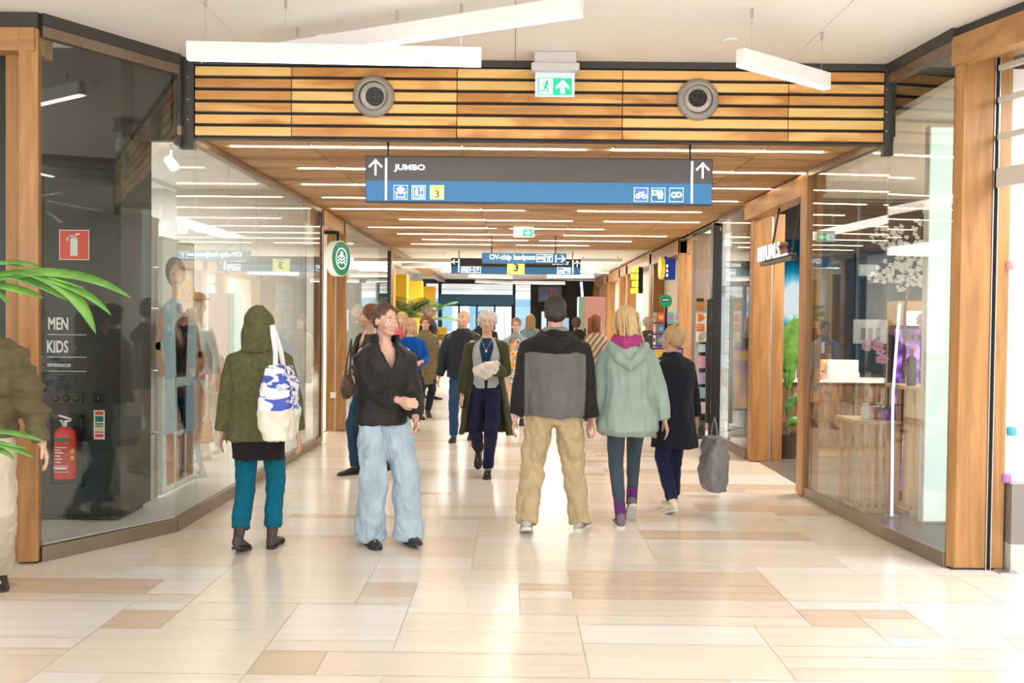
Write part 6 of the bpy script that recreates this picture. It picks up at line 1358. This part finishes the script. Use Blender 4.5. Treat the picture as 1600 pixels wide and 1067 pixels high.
# pink kiosk, far screens
t = thing('promotion_kiosk', 'pink and mint promotion kiosk with a violet light tube', 'kiosk', (1.6, 21, 0)); a, b = at(904, 520, 21), at(946, 464, 21)
obj('pink_box', MB().box(a.x + .12, b.x, 21, 21.6, 0, b.z), mat('kiosk_pink', (.92, .52, .52), .5), t, bevel=.01); obj('mint_side', MB().box(a.x, a.x + .12, 21, 21.6, 0, b.z), mat('kiosk_mint', (.40, .68, .62), .5), t, bevel=.01); c = at(911, 462, 21); obj('light_tube', MB().tube([(c.x, 21.2, b.z), (c.x - .03, 21.2, b.z + .33)], .025, 8), mat('tube_violet', (.7, .6, 1), emit=4, ecol=(.6, .5, 1)), t)
for i, (x0, y0, x1, y1, cc, e_) in enumerate(((842, 470, 877, 448, (.02, .03, .07), .3), (846, 520, 854, 487, (.5, .7, .9), 1.0), (868, 520, 889, 497, (.35, .5, .7), .8))):
    a, b = at(x0, y0, 33.0), at(x1, y1, 33.0); t = thing('wall_screen', ('large dark screen with red lines on the far wall', 'narrow bright screen low on the far wall', 'small blue screen low on the far wall')[i], 'screen', (a.x, 33.0, a.z)); obj('bezel', MB().box(a.x - .04, b.x + .04, 33.05, 33.2, a.z - .04, b.z + .04), M_black, t); obj('display', MB().box(a.x, b.x, 33.03, 33.05, a.z, b.z), mat('screen_%d' % i, cc, .2, emit=e_), t)
    if i == 0: g = MB(); M = plane_at((a.x, 33.02, a.z), (1, 0, 0)); w = b.x - a.x; line_on(g, M, [(w * .5, .05), (w * .6, .25), (w * .52, .45)], .02); line_on(g, M, [(w * .65, .1), (w * .75, .3), (w * .66, .44)], .02); obj('red_lines', g, mat('red_glow', (.5, .02, .02), emit=.6), t)
# yellow poster stand
t = thing('poster_stand', 'yellow advertising poster on a stand near the far entrance', 'poster stand', (-2.4, 31.5, 0)); a, b = at(677, 560, 31.5), at(698, 512, 31.5)
obj('frame', MB().box(a.x - .02, b.x + .02, 31.5, 31.56, a.z - .02, b.z + .02), M_white, t); obj('poster', MB().box(a.x, b.x, 31.49, 31.5, a.z, b.z), mat('poster_orange_yellow', (.85, .52, .01), .5), t); w = b.x - a.x; M = plane_at((a.x, 31.485, a.z), (1, 0, 0)); h = b.z - a.z
textfit('lettering', "N'T", T(M, w * .12, h * .82), w * .35, h * .09, M_ink, t); textfit('lettering', 'ED', T(M, w * .36, h * .62), w * .5, h * .15, M_ink, t, bold=.04); g = MB(); rect_on(g, M, w * .3, h * .34, w * .85, h * .56); obj('price_card', g, M_paper, t); textfit('lettering', '1.-', T(M, w * .42, h * .38, .004), w * .3, h * .12, M_black, t, bold=.03)
obj('stand_base', MB().box(a.x + .02, b.x - .02, 31.4, 31.7, 0, .07).box(a.x + .15, a.x + .2, 31.5, 31.55, .05, a.z), M_grey, t)

# ================================================================ PLANTS AND OUTSIDE
def palm(label, x, y, z0, n, L, seed, spread=.9, pot=True, wdl=.035, m=(None, None)):
    t = thing('potted_palm', label, 'plant', (x, y, z0)); rn = random.Random(seed)
    if pot: obj('pot', MB().lathe((x, y, z0), [(.17, 0), (.22, .42), (.23, .45), (.20, .45), (.18, .4)], 24), mat('pot_grey', (.18, .18, .17), .6), t, smooth=True)
    obj('trunk', MB().tube([(x, y, z0 + .3), (x + .02, y, z0 + 1.5)], [.05, .035], 10), mat('trunk_brown', (.16, .10, .06), .9), t)
    for i in range(n):
        a_ = i * 2.399 + rn.uniform(-.2, .2); el = rn.uniform(.35, 1.25); l = L * rn.uniform(.75, 1.1); d = Vector((math.cos(a_) * math.cos(el), math.sin(a_) * math.cos(el), math.sin(el)))
        o_ = Vector((x, y, z0 + 1.46)); P = [o_, o_ + d * l * .5 + Vector((0, 0, .12)), o_ + d * l + Vector((math.cos(a_), math.sin(a_), 0)) * l * .25 - Vector((0, 0, l * .25))]
        bz = lambda u: P[0].lerp(P[1], u).lerp(P[1].lerp(P[2], u), u); g = MB(); g.tube([bz(k_ / 8) for k_ in range(9)], [.008 - .0007 * k_ for k_ in range(9)], 5)
        for k_ in range(13):
            u = .22 + .76 * k_ / 12; c = bz(u); tn = (bz(min(1, u + .03)) - bz(u - .03)).normalized(); sd = tn.cross(Vector((0, 0, 1))).normalized(); ll = l * .42 * math.sin(PI * (.2 + .72 * k_ / 12))
            for s_ in (-1, 1): e_ = c + (tn * .55 + sd * s_ * .8).normalized() * ll; blade(g, [c, c.lerp(e_, .5) + Vector((0, 0, .03)), e_ - Vector((0, 0, ll * .25))], wdl, nseg=4)
        obj('frond', g, [M_leafd, M_leafb][i % 3 == 0], t, smooth='all')
    return t
palm('large potted palm in front of the yellow bays in the far hall', -2.36, 21.0, 0, 20, .80, 2)
palm('second potted palm by the yellow bays, nearer the entrance', -2.2, 24.0, 0, 12, .9, 5)
# fronds reaching in at the edge of the frame
t = thing('palm_plant', 'palm with long narrow bright green leaves reaching in at the frame edge', 'plant', (-2.35, 3.1, 0)); Yp = 3.1
obj('pot', MB().lathe((-2.35, 3.1, 0), [(.2, 0), (.26, .5), (.24, .5), (.2, .45)], 28), mat('pot_grey', (.18, .18, .17), .6), t, smooth=True); obj('trunk', MB().tube([(-2.35, 3.1, .4), (-2.32, 3.1, 1.2)], [.05, .03], 10), MATS['trunk_brown'], t)
def px3(px, py, dy=0): q = at(px, py, Yp + dy); return (q.x, q.y, q.z)
st = MB(); st.tube([(-2.32, 3.1, 1.2), px3(-90, 520), px3(-30, 440), px3(60, 428), px3(130, 450)], [.012, .011, .009, .006, .003], 8); st.tube([(-2.33, 3.1, .9), px3(-60, 700), px3(0, 692), px3(40, 700)], [.01, .008, .006, .003], 8); obj('leaf_stalk', st, M_leafb, t, smooth='all')
for pts, wd in (([(-25, 432), (80, 418), (150, 430), (205, 466)], .036), ([(-20, 430), (20, 428), (60, 440), (105, 470)], .034), ([(-30, 445), (10, 445), (45, 458), (68, 466)], .030), ([(40, 428), (100, 440), (130, 470), (150, 522)], .042), ([(20, 425), (90, 435), (140, 455), (174, 493)], .030), ([(-30, 420), (10, 405), (50, 410), (66, 420)], .016),
               ([(-30, 415), (0, 408), (20, 411), (40, 419)], .014), ([(-35, 450), (-10, 448), (5, 460), (14, 478)], .02), ([(-30, 676), (10, 672), (40, 680), (70, 690)], .018), ([(-30, 690), (0, 692), (30, 702), (52, 715)], .022), ([(-30, 700), (-5, 700), (10, 706), (22, 718)], .02)):
    g = MB(); blade(g, [px3(a_, b_, .02 * (i_ - 1)) for i_, (a_, b_) in enumerate(pts)], wd, up=(.1, -.75, .65), fold=.3, nseg=18); obj('leaf', g, M_leafb, t, smooth='all')
t = thing('blossom_tree', 'white blossom tree rising behind the tall oak table in the cosmetics window', 'tree', (3.33, 8.35, .012)); rn = random.Random(12); g = MB()
g.tube([(3.34, 8.35, .012), (3.36, 8.3, 1.0), (3.32, 8.2, 1.7), (3.36, 8.15, 2.1)], [.022, .018, .014, .008], 8); tips = []
for k_ in range(16):
    z_ = rn.uniform(1.78, 2.15); o_ = Vector((3.34, 8.2, z_)); a_ = rn.uniform(0, 2 * PI); e_ = o_ + Vector((.26 * math.cos(a_), .18 * math.sin(a_), rn.uniform(.1, .55))); m_ = o_.lerp(e_, .5) + Vector((0, 0, .05)); g.tube([o_, m_, e_], [.006, .004, .002], 5); tips += [o_.lerp(m_, .6), m_, m_.lerp(e_, .5), e_]
obj('branches', g, MATS['trunk_brown'], t); g = MB()
for c in tips * 4:
    q = c + Vector((rn.uniform(-.05, .05), rn.uniform(-.05, .05), rn.uniform(-.05, .05)))
    for k_ in range(4): a_ = k_ * PI / 2 + rn.random(); g.ell(q + Vector((.012 * math.cos(a_), 0, .012 * math.sin(a_))), (.011, .006, .011), 6, 4)
obj('blossom', g, mat('petal_white', (.82, .80, .76), .7), t)['kind'] = 'stuff'
# street outside
M_fac = mat('pale_brick', (.62, .60, .60), .9, var=.08, vscale=1.5)
t = thing('street_building', 'pale brick building across the street beyond the entrance doors', 'building', (0, 50, 0)); g = MB()
obj('wall', MB().box(-14, 14, 50, 56, 0, 7), M_fac, t)
for i in range(9):
    x = -9 + i * 2.2; obj('window', MB().box(x, x + 1.3, 49.95, 50, 1.0, 2.7), mat('facade_glass', (.15, .28, .38), .1), t)
obj('cornice', MB().box(-14, 14, 49.8, 50, 3.2, 3.5), M_grey, t)
t = thing('beach_flag', 'white curved banner flag standing outside the entrance doors', 'flag', (1.3, 36.0, 0)); g = MB(); c = at(778, 530, 36)
P = [Vector((c.x + x_, 36, z_)) for x_, z_ in ((.25, .5), (.28, 1.2), (.2, 1.9), (-.1, 2.35))]; g.tube(P, .015, 6); obj('pole', g, M_steel, t); g = MB(); g.add([(c.x + x_, 36 + q, z_) for q in (0, .01) for x_, z_ in ((.24, .6), (.27, 1.2), (.19, 1.9), (-.12, 2.33), (-.22, 2.0), (-.12, 1.3), (-.1, .6))], [tuple(range(7)), tuple(range(13, 6, -1))] + [(i, (i + 1) % 7, 7 + (i + 1) % 7, 7 + i) for i in range(7)]); obj('banner', g, mat('banner_white', (.7, .72, .85), .7), t); obj('flag_base', MB().box(c.x + .05, c.x + .45, 35.8, 36.2, 0, .06), M_grey, t)
